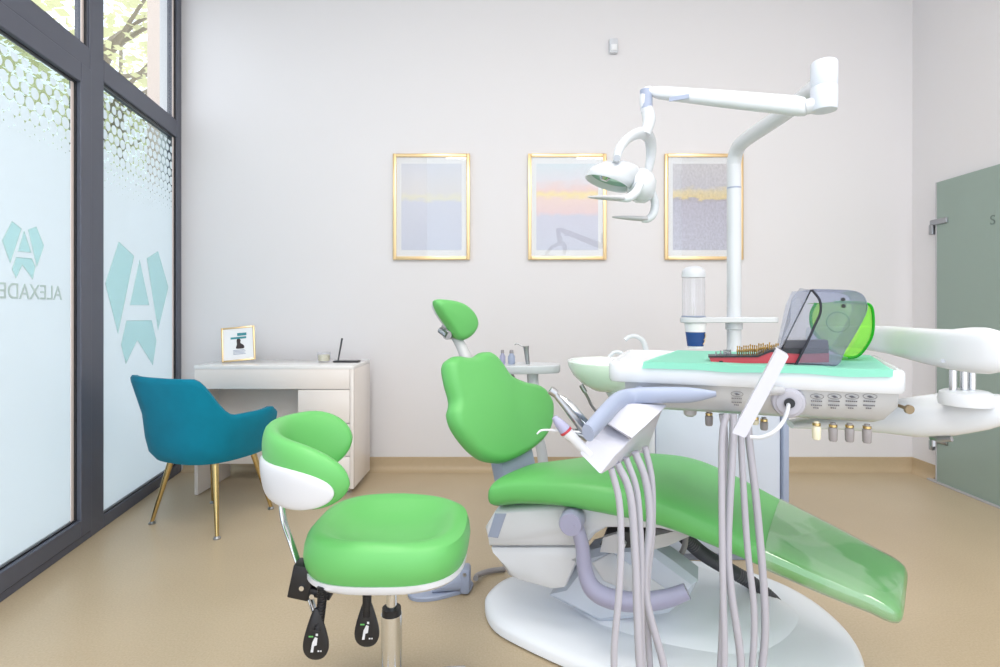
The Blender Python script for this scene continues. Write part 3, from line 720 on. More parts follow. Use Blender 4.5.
# near armrest
AY = 1.60
ap = [P(575, 521, AY), P(582, 545, AY), P(585, 570, AY), P(593, 589, AY-0.01), P(612, 599, AY-0.02), P(640, 602, AY-0.03), P(668, 598, AY-0.04), P(687, 591, AY-0.05)]
ar = obj('armrest', tube(NB(), ap, [0.021, 0.021, 0.023, 0.027, 0.028, 0.027, 0.025, 0.022], n=20), M['lilac'], t)
ac = P(572, 523, AY)
obj('armrest_cap', lathe(NB(), ac+V((0.012, 0.05, 0)), [(0, -0.001), (0.034, 0), (0.036, 0.01), (0.036, 0.06), (0.032, 0.068), (0, 0.069)], 28, V((-0.28, -0.96, 0))), M['lilac'], t)
obj('armrest_washer', cyl(NB(), ac+V((0.014, 0.052, 0)), ac+V((0.03, 0.10, 0)), 0.03), M['black'], t)
# upholstery: seat + leg rest (one cushion run)
st = [  # near point, far point, z top, thickness
    (P(497, 478, 1.735), P(541, 460, 2.02), 0.10),
    (P(520, 474, 1.70), P(575, 456, 2.03), 0.105),
    (P(560, 473, 1.64), P(615, 450, 2.03), 0.115),
    (P(610, 478, 1.58), P(655, 449, 2.00), 0.125),
    (P(660, 490, 1.535), P(695, 454, 1.95), 0.12),
    (P(712, 513, 1.48), P(735, 471, 1.88), 0.105),
    (P(766, 541, 1.432), P(781, 496, 1.80), 0.085),
    (P(822, 567, 1.385), P(835, 524, 1.68), 0.075),
    (P(871, 588, 1.345), P(881, 549, 1.58), 0.066)]
def run(st, grow=0.0, n0=6, e=3.4, nr=40, extra_end=True, extra_start=True):
    A = catmull([s[0] for s in st], n0); B = catmull([s[1] for s in st], n0); T = interp([s[2] for s in st], n0)
    rg = []
    for a, b_, tk in zip(A, B, T):
        w = (b_-a); wl = w.length; wd = w.normalized(); c_ = (a+b_)/2; upv = (UP-wd*UP.dot(wd)).normalized()
        rg.append((c_, wd, upv, wl/2+0.022+grow, tk/2+grow))
    out = []
    d0 = (rg[0][0]-rg[1][0]).normalized(); d1 = (rg[-1][0]-rg[-2][0]).normalized()
    def ring(r_, sh_, dd, k, kh): 
        c_, wd, upv, a_, h_ = r_
        return sell(c_-upv*(h_-grow)*1.0+dd*sh_, wd, upv, a_*k, h_*kh, e, nr)
    if extra_start:
        for sh_, k, kh in ((0.026, 0.84, 0.35), (0.025, 0.91, 0.68), (0.018, 0.96, 0.88), (0.008, 0.99, 0.97)): out.append(ring(rg[0], sh_, d0, k, kh))
    for r_ in rg: out.append(ring(r_, 0, d0, 1, 1))
    if extra_end:
        for sh_, k, kh in ((0.03, 0.985, 0.98), (0.046, 0.96, 0.9), (0.058, 0.91, 0.75), (0.064, 0.84, 0.5), (0.066, 0.78, 0.3)): out.append(ring(rg[-1], sh_, d1, k, kh))
    return loft(NB(), out)
sc_ = obj('seat_cushion', run(st), M['green'], t)
pcov = obj('plastic_cover', run([(a, b_, k) for a, b_, k in st[6:]], grow=0.0045, extra_start=False), M['sleeve'], t); pcov['label'] = 'clear plastic sleeve over the foot end'
# backrest on a tilted plane
wv = (-u*0.28+UP*0.96).normalized(); bn = (u*0.96+UP*0.28).normalized()
B0 = P(500, 425, 1.93)
bo = [(95, 185), (75, 195), (68, 215), (75, 260), (88, 310), (82, 345), (95, 390), (130, 440), (165, 470), (200, 482), (240, 478), (298, 448), (338, 413), (356, 375), (359, 320), (343, 285), (322, 265), (280, 255), (240, 235), (215, 200), (190, 175), (165, 175), (145, 187), (120, 188)]
ol = smooth_loop([onplane(420+x/2.78, 290+y/2.78, B0, bn) for x, y in bo], 4)
cen = sum(ol, V((0, 0, 0)))/len(ol)
def pillow(ol, n, th_, r, cen=None, grow=0.0):
    b = NB(); pr = []
    for k in range(7):
        a = -math.pi/2+math.pi*k/6
        pr.append((r*(1-math.cos(a))+grow*-1, th_/2*math.sin(a)))
    return slab(b, ol, n, pr)
obj('backrest', pillow(ol, bn, 0.075, 0.028), M['green'], t)
olb = [p-bn*0.045 for p in ol]
obj('backrest_shell', slab(NB(), olb, bn, [(0.08, -0.02), (0.06, -0.012), (0.05, 0.0), (0.05, 0.03)]), M['white'], t)
ho = [(434, 301), (445, 299.5), (461, 303), (472, 312), (476.5, 323.6), (472, 334), (463, 340), (455, 338), (448, 327), (439, 314)]
H0 = P(458, 322, 2.02); hn = (u*0.98+UP*0.02+v*-0.15).normalized()
ol = smooth_loop([onplane(x, y, H0, hn) for x, y in ho], 4)
hcn = sum(ol, V((0, 0, 0)))/len(ol)
def pillow2(ol, c, n, th_):
    rg = []
    for k in range(13):
        a = -math.pi/2+math.pi*k/12; kk = 0.62+0.38*math.cos(a)**0.7 if abs(math.cos(a)) > 1e-6 else 0.62
        rg.append([c+(p-c)*kk+n*(th_/2*math.sin(a)) for p in ol])
    rg = [[c+(p-c)*0.2+n*(-th_/2) for p in ol]]+rg+[[c+(p-c)*0.3+n*(th_/2+0.004) for p in ol]]
    return loft(NB(), rg)
hr = obj('headrest', pillow2(ol, hcn, hn, 0.06), M['green'], t)
olb = [hcn+(p-hcn)*0.8-hn*0.04 for p in ol]
obj('headrest_shell', slab(NB(), olb, hn, [(0.012, -0.016), (0.004, -0.01), (0.0, 0.0), (0.0, 0.02)]), M['white'], t)
b = NB(); tube(b, [P(445, 324, 2.06), P(453, 333, 2.05), P(461, 346, 2.03), P(467, 360, 2.0), P(472, 375, 1.98)], [0.02, 0.018, 0.02, 0.024, 0.024], n=14); obj('headrest_bar', b, M['bracket'], t)
b = NB(); cyl(b, P(447, 335, 2.0), P(456, 334, 2.1), 0.018, n=16); cyl(b, P(440, 330, 2.02), P(447, 335, 2.0), 0.012, n=12); obj('headrest_joint', b, M['steel'], t)
b = NB(); box(b, -0.03, -0.10, -0.10, 0.03, 0.09, 0.12, 0.012, Matrix.Translation(P(516, 470, 1.98)+u*0.0) @ Matrix.Rotation(-th, 4, 'Z') @ Matrix.Rotation(math.radians(-16), 4, 'Y')); obj('backrest_bracket', b, M['bluegrey'], t)
# service hoses under the leg rest

def corrugated(pts, r, step=0.006):
    PP = catmull(pts, 40); b = NB(); out = []; acc = 0; last = PP[0]; k = 0
    path = [PP[0]]
    for p in PP[1:]:
        if (p-path[-1]).length >= step/2: path.append(p)
    s, _ = frame_of(path[1]-path[0]); rings = []
    for i, p in enumerate(path):
        d = (path[min(i+1, len(path)-1)]-path[max(i-1, 0)]).normalized(); s = (s-d*s.dot(d)).normalized(); q = d.cross(s)
        rr = r*(1.0 if i % 2 else 0.88)
        rings.append([p+(s*math.cos(a)+q*math.sin(a))*rr for a in [2*math.pi*j/16 for j in range(16)]])
    return loft(b, rings)
tag(obj('corrugated_hose', corrugated([P(674, 522, 1.80), P(684, 536, 1.82), P(702, 553, 1.86), P(728, 569, 1.90), P(752, 583, 1.92), P(772, 600, 1.90), P(782, 614, 1.92)], 0.025), M['hose_dark']), 'thick dark grey corrugated hose drooping from under the dental chair', 'hose')
obj('motor_cable', tube(NB(), [P(686, 534, 1.78), P(684, 548, 1.78), P(676, 560, 1.8), P(664, 568, 1.84)], 0.009, n=10), M['hose2'], t)

# ================================================================== WATER UNIT (spittoon column) behind the chair
UY = 2.3
UC = V((0.90, UY+0.12, 0))
t = thing('water_unit', 'pale blue grey cabinet of the dental unit with white pole, behind the chair', 'dental unit', UC)
ux0_, ux1_ = (648-CX)/F_*UY, (789-CX)/F_*UY
boxo('cabinet', M['paleblue'], t, ux0_+0.03, UY, 0.03, ux1_-0.03, UY+0.3, 0.80, 0.02)
boxo('cabinet_frame', M['bluegrey'], t, ux1_-0.03, UY-0.01, 0.03, ux1_+0.0, UY+0.3, 0.80, 0.012)
boxo('cabinet_edge', M['white'], t, ux0_-0.0, UY-0.01, 0.03, ux0_+0.03, UY+0.3, 0.80, 0.01)
boxo('cabinet_top', M['white'], t, ux0_-0.02, UY-0.02, 0.80, ux1_+0.02, UY+0.32, 0.835, 0.014)
boxo('plinth', M['bluegrey'], t, ux0_+0.03, UY+0.02, 0.0, ux1_-0.03, UY+0.28, 0.035, 0.005)
px_ = P(734, 300, UY).x; py_ = UY+0.08
def Pp(x, y): return P(x, y, py_)
px_ = P(734, 300, py_).x
zb_ = P(734, 158, py_).z
pole = tube(NB(), [V((px_, py_, 0.83)), V((px_, py_, 1.2)), V((px_, py_, zb_-0.10)), V((px_, py_, zb_-0.02)), V((px_+0.001, py_-0.035, zb_+0.030)), V((px_+0.003, py_-0.12, zb_+0.046)), V((px_+0.010, 1.95, zb_+0.048)), V(P(820, 84, 1.70))], 0.030, n=20, k=6)
obj('lamp_post', pole, M['white2'], t)
b = NB(); cyl(b, V((px_, py_, P(734, 189, py_).z)), V((px_, py_, P(734, 187.5, py_).z)), 0.0305); obj('post_seam', b, M['bluegrey'], t)
# shelf arm with cup filler
zs = P(734, 320, py_-0.05).z
xs0, xs1 = P(681, 320, py_-0.05).x, P(778, 320, py_-0.05).x
obj('shelf_arm', slab(NB(), smooth_loop([V((xs0, py_-0.05, zs)), V((xs0+0.05, py_-0.1, zs)), V((px_-0.02, py_-0.06, zs)), V((xs1-0.04, py_-0.09, zs)), V((xs1, py_-0.04, zs)), V((xs1-0.04, py_+0.02, zs)), V((px_, py_+0.05, zs)), V((xs0+0.05, py_+0.03, zs))], 5), UP, [(0.004, -0.012), (0, -0.008), (0, 0.008), (0.004, 0.012)]), M['white2'], t)
obj('shelf_clamp', lathe(NB(), (px_, py_, zs-0.045), [(0.03, 0), (0.036, 0.004), (0.036, 0.034), (0.03, 0.034)]), M['white2'], t)
cxp = P(693.5, 300, py_-0.05).x; cy_ = py_-0.05
t2 = thing('cup_dispenser', 'clear ribbed tube cup dispenser with white dome cap on the shelf arm', 'cup dispenser', (cxp, cy_, zs+0.012))
zt = P(693, 266, cy_).z
b = NB(); n_ = 48
rg = []
for z in (zs+0.013, zt-0.045):
    rg.append([V((cxp, cy_, z))+V((math.cos(a), math.sin(a), 0))*(0.046+0.0022*math.cos(a*12)) for a in [2*math.pi*k/n_ for k in range(n_)]])
loft(b, rg, cap=False); obj('tube', b, M['cupclear'], t2)
obj('cap', lathe(NB(), (cxp, cy_, zt-0.05), [(0.049, 0), (0.050, 0.012), (0.047, 0.03), (0.034, 0.044), (0.015, 0.050), (0, 0.051)]), M['white'], t2)
obj('ring', lathe(NB(), (cxp, cy_, zs+0.0125), [(0.046, 0), (0.050, 0), (0.050, 0.006), (0.046, 0.006)]), M['bluegrey'], t2)
zc_ = P(694, 348, cy_).z
t3 = thing('drinking_cup', 'white paper cup with a dark blue band under the shelf arm', 'cup', (cxp+0.004, cy_, zc_))
cc = V((cxp+0.008, cy_, zc_))
hh_ = zs-0.0125-zc_
obj('cup_body', lathe(NB(), cc, [(0, 0), (0.031, 0), (0.045, hh_-0.004), (0.047, hh_-0.003), (0.047, hh_-0.001), (0.043, hh_-0.001), (0.030, 0.004), (0, 0.004)], 36), M['paper'], t3)
r0, r1 = 0.031+0.014*0.10, 0.031+0.014*0.66
obj('blue_band', lathe(NB(), cc, [(r0, hh_*0.08), (r0+0.001, hh_*0.08), (r1+0.001, hh_*0.64), (r1, hh_*0.64)], 36), M['blue'], t3)
b = NB(); tube(b, [cc+V((0.022, -0.031, hh_*0.16)), cc+V((0.031, -0.026, hh_*0.26)), cc+V((0.030, -0.028, hh_*0.36)), cc+V((0.024, -0.033, hh_*0.34))], 0.002, n=6); tube(b, [cc+V((0.034, -0.026, hh_*0.42)), cc+V((0.033, -0.028, hh_*0.52)), cc+V((0.03, -0.031, hh_*0.58))], 0.0022, n=6)
obj('cup_swirl', b, M['gold'], t3)
# spittoon bowl and spouts
bc = P(609, 375, 2.22); bcz = P(609, 362, 2.22).z; 
b = NB(); RB = 0.168
pr = [(0.02, -0.125), (0.06, -0.118), (0.11, -0.09), (0.145, -0.055), (0.164, -0.02), (RB, 0.0), (RB-0.004, 0.006), (RB-0.014, 0.004), (0.14, -0.03), (0.09, -0.075), (0.02, -0.095), (0.0, -0.096)]
sp = obj('spittoon_bowl', lathe(NB(), (bc.x, 2.24, bcz), [(0, -0.126)]+pr, 48), M['porcelain'], t)
b = NB(); tube(b, [V((bc.x+0.02, 2.26, bcz-0.12)), V((bc.x+0.07, 2.27, bcz-0.2)), V((bc.x+0.14, 2.3, bcz-0.24))], 0.028, n=14); obj('bowl_bracket', b, M['white'], t)
b = NB(); tube(b, [P(582, 387, 2.2), P(588, 398, 2.22), P(594, 409, 2.25), P(612, 428, 2.32)], 0.006, n=8); cyl(b, P(581, 385, 2.2), P(585, 392, 2.2), 0.010, n=10); obj('bowl_drain_pipe', b, M['steel'], t)
boxo('bowl_deck', M['white'], t, P(640, 362, 2.3).x, 2.22, bcz-0.03, P(668, 362, 2.3).x, 2.42, bcz+0.002, 0.01)
Yt = 2.3
obj('cup_filler_spout', tube(NB(), [P(647, 362, Yt), P(646, 350, Yt), P(643, 341, Yt), P(637, 336.5, Yt), P(630, 336.5, Yt), P(625, 340, Yt)], [0.0145, 0.0125, 0.011, 0.010, 0.009, 0.009], n=12), M['white2'], t)
obj('bowl_rinse_spout', tube(NB(), [P(626, 364, Yt), P(625, 357, Yt), P(620, 352.5, Yt), P(614, 352.5, Yt), P(609, 357, Yt)], [0.0115, 0.010, 0.009, 0.008, 0.008], n=12), M['white2'], t)
# assistant arm with shelf
AYy = 2.45
asx0, asx1 = P(497, 366, AYy).x, P(551, 366, AYy).x; asz = P(520, 367, AYy).z
t4 = thing('assistant_shelf', 'narrow white instrument shelf on slim white stand behind the green backrest', 'shelf', ((asx0+asx1)/2, AYy, 0))
obj('shelf_tray', slab(NB(), smooth_loop([V((asx0, AYy-0.08, asz)), V((asx1, AYy-0.06, asz)), V((asx1+0.04, AYy+0.02, asz)), V((asx1-0.02, AYy+0.08, asz)), V((asx0, AYy+0.09, asz)), V((asx0-0.05, AYy, asz))], 4), UP, [(0.006, -0.024), (0, -0.016), (0, 0.010), (0.003, 0.013)]), M['white2'], t4)
b = NB(); tube(b, [P(533, 372, AYy), P(534, 395, AYy), P(537, 430, AYy), P(543, 462, AYy), V((P(546, 480, AYy).x, AYy, 0.03))], 0.024, n=14); obj('shelf_post', b, M['white2'], t4)
b = NB(); tube(b, [P(505, 372, AYy), P(513, 376, AYy), P(520, 400, AYy), P(528, 440, AYy), V((P(538, 480, AYy).x, AYy, 0.06))], 0.006, n=8); obj('tube', b, M['hose2'], t4)
obj('stand_foot', slab(NB(), smooth_loop([V((0.02, AYy-0.12, 0)), V((0.3, AYy-0.12, 0)), V((0.3, AYy+0.14, 0)), V((0.02, AYy+0.14, 0))], 5), UP, [(0, 0.001), (0, 0.02), (0.01, 0.03)]), M['white2'], t4)
for k, (bx_, lab) in enumerate(((502.5, 'small blue grey bottle, nearer the green backrest, on the assistant shelf'), (511.5, 'squat blue grey bottle beside the slimmer one on the assistant shelf'))):
    c = V((P(bx_, 360, AYy).x, AYy, asz+0.013)); w = 1.0 if k == 0 else 1.25
    b_ = thing('bottle', lab, 'bottle', c, 'bottles on the assistant shelf')
    obj('bottle_body', lathe(NB(), c, [(0, 0.0005), (0.012*w, 0.0005), (0.013*w, 0.01), (0.013*w, 0.035), (0.008*w, 0.045), (0.007*w, 0.05), (0, 0.05)], 20), M['bluegrey'] if k else M['lilac'], b_)
    obj('cap', lathe(NB(), c, [(0, 0.05), (0.008*w, 0.05), (0.007*w, 0.064), (0, 0.065)], 16), M['hose2'], b_)
c = V((P(527, 360, AYy).x, AYy-0.02, asz))
t5 = thing('saliva_ejector', 'metal suction handpiece with curved tip standing through the assistant shelf', 'suction handpiece', c)
obj('handle', tube(NB(), [P(529, 385, AYy), P(528, 366, AYy), P(526.5, 352, AYy), P(526, 346, AYy)], [0.006, 0.009, 0.011, 0.014], n=12), M['steel'], t5)
obj('tip', tube(NB(), [P(525, 347, AYy), P(521, 345.5, AYy), P(517, 343.5, AYy), P(514.5, 345, AYy)], 0.003, n=8), M['steel'], t5)

# ================================================================== OPERATING LIGHT
JY = 1.68
jc = P(824, 88, JY)
t = thing('operating_light', 'white dental operating light with spring arm, yoke and two grip handles', 'dental lamp', jc)
jx, jz0, jz1 = jc.x, P(824, 112, JY).z, P(824, 62, JY).z
obj('arm_joint', lathe(NB(), (jx, JY, 0), [(0, jz0), (0.036, jz0+0.004), (0.038, jz0+0.012), (0.038, (jz0+jz1)/2-0.003), (0.0365, (jz0+jz1)/2), (0.038, (jz0+jz1)/2+0.003), (0.038, jz1-0.006), (0.034, jz1), (0, jz1)]), mat('joint_grey', (206, 212, 224), 0.3), t)
q = V((jx, JY, 0))
LY = 1.92
e0, e1 = P(808, 107, 1.70), P(651, 92, LY)
dd = (e1-e0)
b = NB(); sd, sup = V((-dd.y, dd.x, 0)).normalized(), UP
rg = []
for f_, a_, h_ in ((0, 0.014, 0.020), (0.02, 0.024, 0.028), (0.06, 0.026, 0.031), (0.5, 0.025, 0.028), (0.8, 0.022, 0.024), (0.95, 0.019, 0.022), (0.99, 0.014, 0.016)):
    rg.append(sell(e0+dd*f_, sd, sup, a_, h_, 2.8, 24))
loft(b, rg); arm_ = obj('spring_arm', b, M['white2'], t)
b = NB(); cyl(b, P(806, 107, 1.70), P(821, 103, JY), 0.024); obj('arm_knuckle', b, M['white'], t)
b = NB(); m_ = e0+dd*0.79; box(b, -0.035, -0.0275, -0.008, 0.03, -0.0235, 0.006, 0, Matrix.Translation(m_+V((0, 0, -0.018))) @ Matrix.Rotation(math.atan2(-dd.y, -dd.x), 4, 'Z')); obj('name_plate', b, M['bluegrey'], arm_)
b = NB(); cyl(b, e0+V((0.012, -0.024, 0.01)), e0+V((0.012, -0.034, 0.01)), 0.006, n=10); obj('arm_screw', b, M['steel'], arm_)
obj('arm_elbow', tube(NB(), [e1, e1+V((-0.014, 0, -0.002)), P(645, 100, LY), P(646, 112, LY)], [0.019, 0.021, 0.020, 0.018], n=16), M['white'], t)
obj('joint_ring', cyl(NB(), P(646, 90, LY), P(646.5, 109, LY), 0.0215), M['bluegrey'], t)
obj('neck', tube(NB(), [P(646.5, 108, LY), P(649, 118, LY), P(648, 126, LY), P(645, 134, LY)], [0.0215, 0.023, 0.021, 0.020], n=18), M['white2'], t)
HY = 1.93
b = NB(); yk = [P(616, 162, HY-0.11), P(620, 148, HY-0.10), P(630, 137, HY-0.05), P(643, 133, HY), P(650, 140, HY+0.07), P(651, 155, HY+0.11), P(648, 172, HY+0.12)]
tube(b, yk, [0.018, 0.022, 0.022, 0.023, 0.022, 0.02, 0.016], n=14, flat=(1, 0.7)); obj('yoke', b, M['white2'], t)
obj('yoke_pivot', cyl(NB(), P(617, 158, HY-0.14), P(617, 158, HY-0.10), 0.011), M['steel'], t)
# head shell: half ellipsoid, opening down-left
hc = P(607, 184, HY); a1 = V((0.93, 0, -0.30)).normalized(); a2 = V((0.10, 1, 0.05)).normalized(); a3 = a1.cross(a2).normalized()
if a3.z < 0: a3 = -a3
rg = []
NR = 40
def hring(r, h, sh, yw=1.0): return [hc+a1*(math.cos(a)*0.082*r+sh)+a2*(math.sin(a)*0.115*r*yw)+a3*h for a in [2*math.pi*k/NR for k in range(NR)]]
b = NB()
loft(b, [hring(1.0, 0.0, 0.0), hring(1.04, 0.006, 0.002), hring(1.04, 0.02, 0.006), hring(0.99, 0.042, 0.014), hring(0.86, 0.064, 0.03), hring(0.62, 0.080, 0.045), hring(0.3, 0.088, 0.055), hring(0.02, 0.09, 0.06)][::-1]+[hring(0.95, 0.003, 0), hring(0.90, 0.02, 0.004), hring(0.75, 0.045, 0.012), hring(0.45, 0.062, 0.02), hring(0.02, 0.066, 0.022)])
hd = obj('lamp_head', b, M['white2'], t)
b = NB(); loft(b, [hring(0.86, 0.020, 0.004), hring(0.70, 0.042, 0.012), hring(0.42, 0.057, 0.018), hring(0.02, 0.061, 0.020)]); obj('reflector', b, mat('green_tinted_reflector', (130, 196, 160), 0.12, 0.9), hd)
obj('bulb_shade', lathe(NB(), hc+a3*0.03-a1*0.015, [(0, 0), (0.018, 0.001), (0.02, 0.012), (0.012, 0.022), (0, 0.024)], 20, -a3), M['chrome'], hd)
b = NB(); sph = []
rg = []
for k, (f_, r_) in enumerate(((0, 0.03), (0.15, 0.055), (0.45, 0.062), (0.75, 0.055), (0.95, 0.035), (1.0, 0.01))):
    rg.append(sell(P(628, 182, HY)+(P(655, 190, HY+0.03)-P(628, 182, HY))*f_, a2, V((0.2, 0, 1)).normalized(), r_*1.25, r_, 2.3, 24))
loft(b, rg); obj('lamp_housing', b, M['white2'], t)
def handle(pts, bl0, bl1):
    h = obj('grip_handle', tube(NB(), pts, [0.014, 0.015, 0.015, 0.013, 0.011], n=12), M['white2'], t)
    b = NB(); rg = []
    for f_, w_, k_ in ((0, 0.010, 0.008), (0.2, 0.022, 0.009), (0.6, 0.020, 0.007), (0.92, 0.010, 0.004), (1, 0.003, 0.002)):
        rg.append(sell(bl0+(bl1-bl0)*f_, V((0.1, 1, 0)).normalized(), UP, w_, k_, 2.5, 16))
    loft(b, rg); obj('grip_blade', b, M['bracket'], h)
handle([P(640, 184, HY-0.08), P(636, 192, HY-0.1), P(630, 197, HY-0.11), P(626, 198.5, HY-0.11), P(618, 198, HY-0.11)], P(626, 198.5, HY-0.11), P(588, 197, HY-0.13))
handle([P(652, 192, HY+0.05), P(655, 204, HY+0.06), P(653, 214, HY+0.06), P(648, 219, HY+0.06), P(642, 219.5, HY+0.06)], P(649, 219, HY+0.06), P(612, 217, HY+0.04))

# ================================================================== DELIVERY UNIT (tray over the chair)
T0 = V((0.80, 1.08, 0)); yw = math.radians(20)
te = V((-math.cos(yw), math.sin(yw), 0)); td = V((math.sin(yw), math.cos(yw), 0))
def TR(a, b_, z): return T0+te*a+td*b_+V((0, 0, z))
def TP(px, py, b_=0.0): return onplane(px, py, T0+td*b_, td)
TZ = 0.955; TW = 0.60
t = thing('delivery_unit', 'white instrument delivery unit with silver control panel and handpiece holder over the chair', 'delivery unit', TR(0.3, 0.2, 0.84))
ol = smooth_loop([TR(0.012, 0.0, TZ), TR(0.30, -0.004, TZ), TR(TW-0.03, 0.0, TZ), TR(TW+0.01, 0.10, TZ), TR(TW, 0.40, TZ), TR(0.3, 0.44, TZ), TR(0.0, 0.42, TZ), TR(-0.025, 0.2, TZ), TR(-0.006, 0.03, TZ)], 1)
def roundpoly(pts, r, k=5):
    out = []; n = len(pts)
    for i in range(n):
        p = pts[i]; a = (pts[i-1]-p).normalized(); c = (pts[(i+1) % n]-p).normalized()
        A, C_ = p+a*r, p+c*r
        for j in range(k+1):
            q = j/k; out.append(A*(1-q)**2+p*2*q*(1-q)+C_*q*q)
    return out
ol = roundpoly([TR(0, 0, TZ), TR(TW, 0, TZ), TR(TW+0.01, 0.40, TZ), TR(-0.06, 0.44, TZ)], 0.03)
obj('tray_body', slab(NB(), ol, UP, [(0.02, -0.05), (0.004, -0.047), (0, -0.04), (0, -0.008), (0.003, -0.002), (0.008, 0.0), (0.014, 0.0), (0.018, -0.005)]), M['white2'], t)
# control panel below the slab
pb = NB()
def prow(a): return [TR(a, 0.012, TZ-0.048), TR(a, 0.018, TZ-0.075), TR(a+(0.02 if a < 0.3 else -0.01), 0.035, TZ-0.105), TR(a+(0.03 if a < 0.3 else -0.01), 0.07, TZ-0.118), TR(a, 0.36, TZ-0.11), TR(a, 0.36, TZ-0.048)]
loft(pb, [prow(0.012), prow(0.03), prow(0.3), prow(0.56)]); panel = obj('control_panel', pb, M['silver_panel'], t)
for k, px in enumerate((737, 817, 834.5, 852, 870)):
    ib = NB()
    pz = TP(px, 397, 0.0135); s_ = te*-1
    pc_ = onplane(px, 396.5 if k else 394, T0+td*0.0125, td)
    for q in range(18):
        a_, c_ = 2*math.pi*q/18, 2*math.pi*(q+1)/18
        cyl(ib, pc_+s_*math.cos(a_)*0.0125+UP*math.sin(a_)*0.0055, pc_+s_*math.cos(c_)*0.0125+UP*math.sin(c_)*0.0055, 0.0004, n=4)
    extr(ib, [pc_+s_*a_+UP*c_ for a_, c_ in ((-0.006, 0.0005), (0.0, 0.002), (0.007, -0.0015), (-0.001, -0.003))], -td*0.001)
    for r_, w_ in ((0, 0.011), (1, 0.011), (2, 0.006)):
        z_ = -0.0115-0.006*r_-(0.003 if r_ else 0)
        for g_ in range(int(w_*2/0.0036)):
            x_ = -w_+g_*0.0036
            p_ = pc_+s_*x_+UP*z_+td*(0.0055*(-z_-0.004)/0.02)
            extr(ib, [p_, p_+s_*0.0026, p_+s_*0.0026+UP*0.0024, p_+UP*0.0024], -td*0.001)
    obj('panel_print', ib, M['icon'], panel, False)
# knob connectors
def conn(px, pyt, m, h=0.030, b_=0.05, lab=None):
    c = TP(px, pyt, b_); r_ = 0.0085
    k = obj('connector', lathe(NB(), c, [(0, 0.004), (0.0055, 0.004), (0.0055, -0.006), (0.0085, -0.007), (r_*1.08, -0.010), (r_*1.0, -h+0.003), (r_*0.8, -h), (0, -h)], 14), m, t)
    obj('connector_collar', lathe(NB(), c, [(0.0056, -0.005), (0.0082, -0.005), (0.0082, 0.0), (0.0056, 0.0)], 14), M['brass'], k)
for px, pyt, m in ((816.5, 423, M['cream_plastic']), (833, 424.5, M['hose2']), (849.5, 425, M['hose2']), (867, 426, M['hose2'])): conn(px, pyt, m, 0.036)
conn(709, 413, M['hose2'], 0.030, 0.08); conn(764, 419, M['hose2'], 0.026, 0.12); conn(755, 417, M['cream_plastic'], 0.018, 0.12)
b = NB(); c = TP(690, 411, 0.1); lathe(b, c, [(0, 0.005), (0.016, 0.005), (0.015, -0.008), (0.008, -0.013), (0, -0.013)], 18); obj('rubber_button', b, M['bracket'], t)
# adjusting screw at right end
b = NB(); s0_, s1_ = TP(897, 405, 0.03), TP(908, 409, 0.0); cyl(b, s0_, s1_, 0.0035, n=10); d_ = (s1_-s0_).normalized(); cyl(b, s1_, s1_+d_*0.006, 0.009, n=20); obj('adjusting_screw', b, mat('dull_brass', (150, 134, 110), 0.35, 0.9), t)
# pivot boss with viewer arm
bc_ = TP(788.5, 402, 0.012)
obj('viewer_pivot', lathe(NB(), bc_+td*0.01, [(0, 0), (0.033, 0), (0.034, 0.01), (0.031, 0.02), (0.026, 0.022), (0.025, 0.025), (0.017, 0.026), (0.009, 0.024), (0.0085, 0.010), (0, 0.010)], 36, -td), M['hose'], t)
obj('pivot_socket', lathe(NB(), bc_, [(0, 0.0), (0.0105, 0.0), (0.0105, 0.018), (0, 0.018)], 18, -td), M['black'], t)
vy = 1.02
Vq = [P(777, 349, vy), P(789, 356, vy), P(745.5, 438, vy), P(732, 433, vy)]
vd = (P(762, 394, 1.3)-P(762, 394, 1.02)).normalized()
vd = V((vd.x, vd.y, 0)).normalized()
vb = NB(); rp = roundpoly([V(q) for q in Vq], 0.003, 3)
loft(vb, [[p+vd*h for p in rp] for h in (0.0, 0.055)])
vw = obj('viewer_panel', vb, M['offwhite'], t); 
b = NB(); cyl(b, (Vq[0]+Vq[2])/2+vd*0.03+V((0.01, 0, 0.0)), bc_+V((-0.012, 0.004, 0.024)), 0.009, n=16); obj('viewer_bracket', b, M['bracket'], t)
obj('viewer_cable', tube(NB(), [bc_+td*0.004, TP(788, 408, -0.02), TP(784, 420, -0.04), TP(775, 431, -0.055), TP(762, 437, -0.06), TP(750, 437, -0.06)], 0.0042, n=10), M['white'], t)
# holder head on the left
A_, B_, C_, D_ = P(589, 436, 1.10), P(579, 453, 1.09), P(600.5, 475, 1.08), P(618, 453, 1.10)
E_, G_, I_, J_ = P(640, 400, 1.34), P(636, 428, 1.33), P(648, 447, 1.32), P(664, 405, 1.34)
hb_ = NB()
def lerp4(f, bulge=0.0): return [p*(1-f)+q*f for p, q in ((A_, E_), (B_, G_), (C_, I_), (D_, J_))]
rings = []
for f in (0.0, 0.02, 0.5, 1.0):
    r_ = lerp4(f)
    if f == 0.0:
        c = sum(r_, V((0, 0, 0)))/4; r_ = [c+(p-c)*0.95 for p in r_]
    rings.append(roundpoly(r_, 0.004, 3))
loft(hb_, rings); obj('instrument_holder', hb_, M['offwhite'], t)
Cc = [P(603, 421, 1.13), P(620, 403, 1.22), P(664, 404, 1.24), P(645, 425, 1.20), P(629, 438, 1.15)]
hb_ = NB(); slab(hb_, Cc, V((0.1, -1, 0)), [(0, -0.03), (0, 0.012), (0.004, 0.016)]); obj('holder_cover', hb_, M['offwhite'], t)
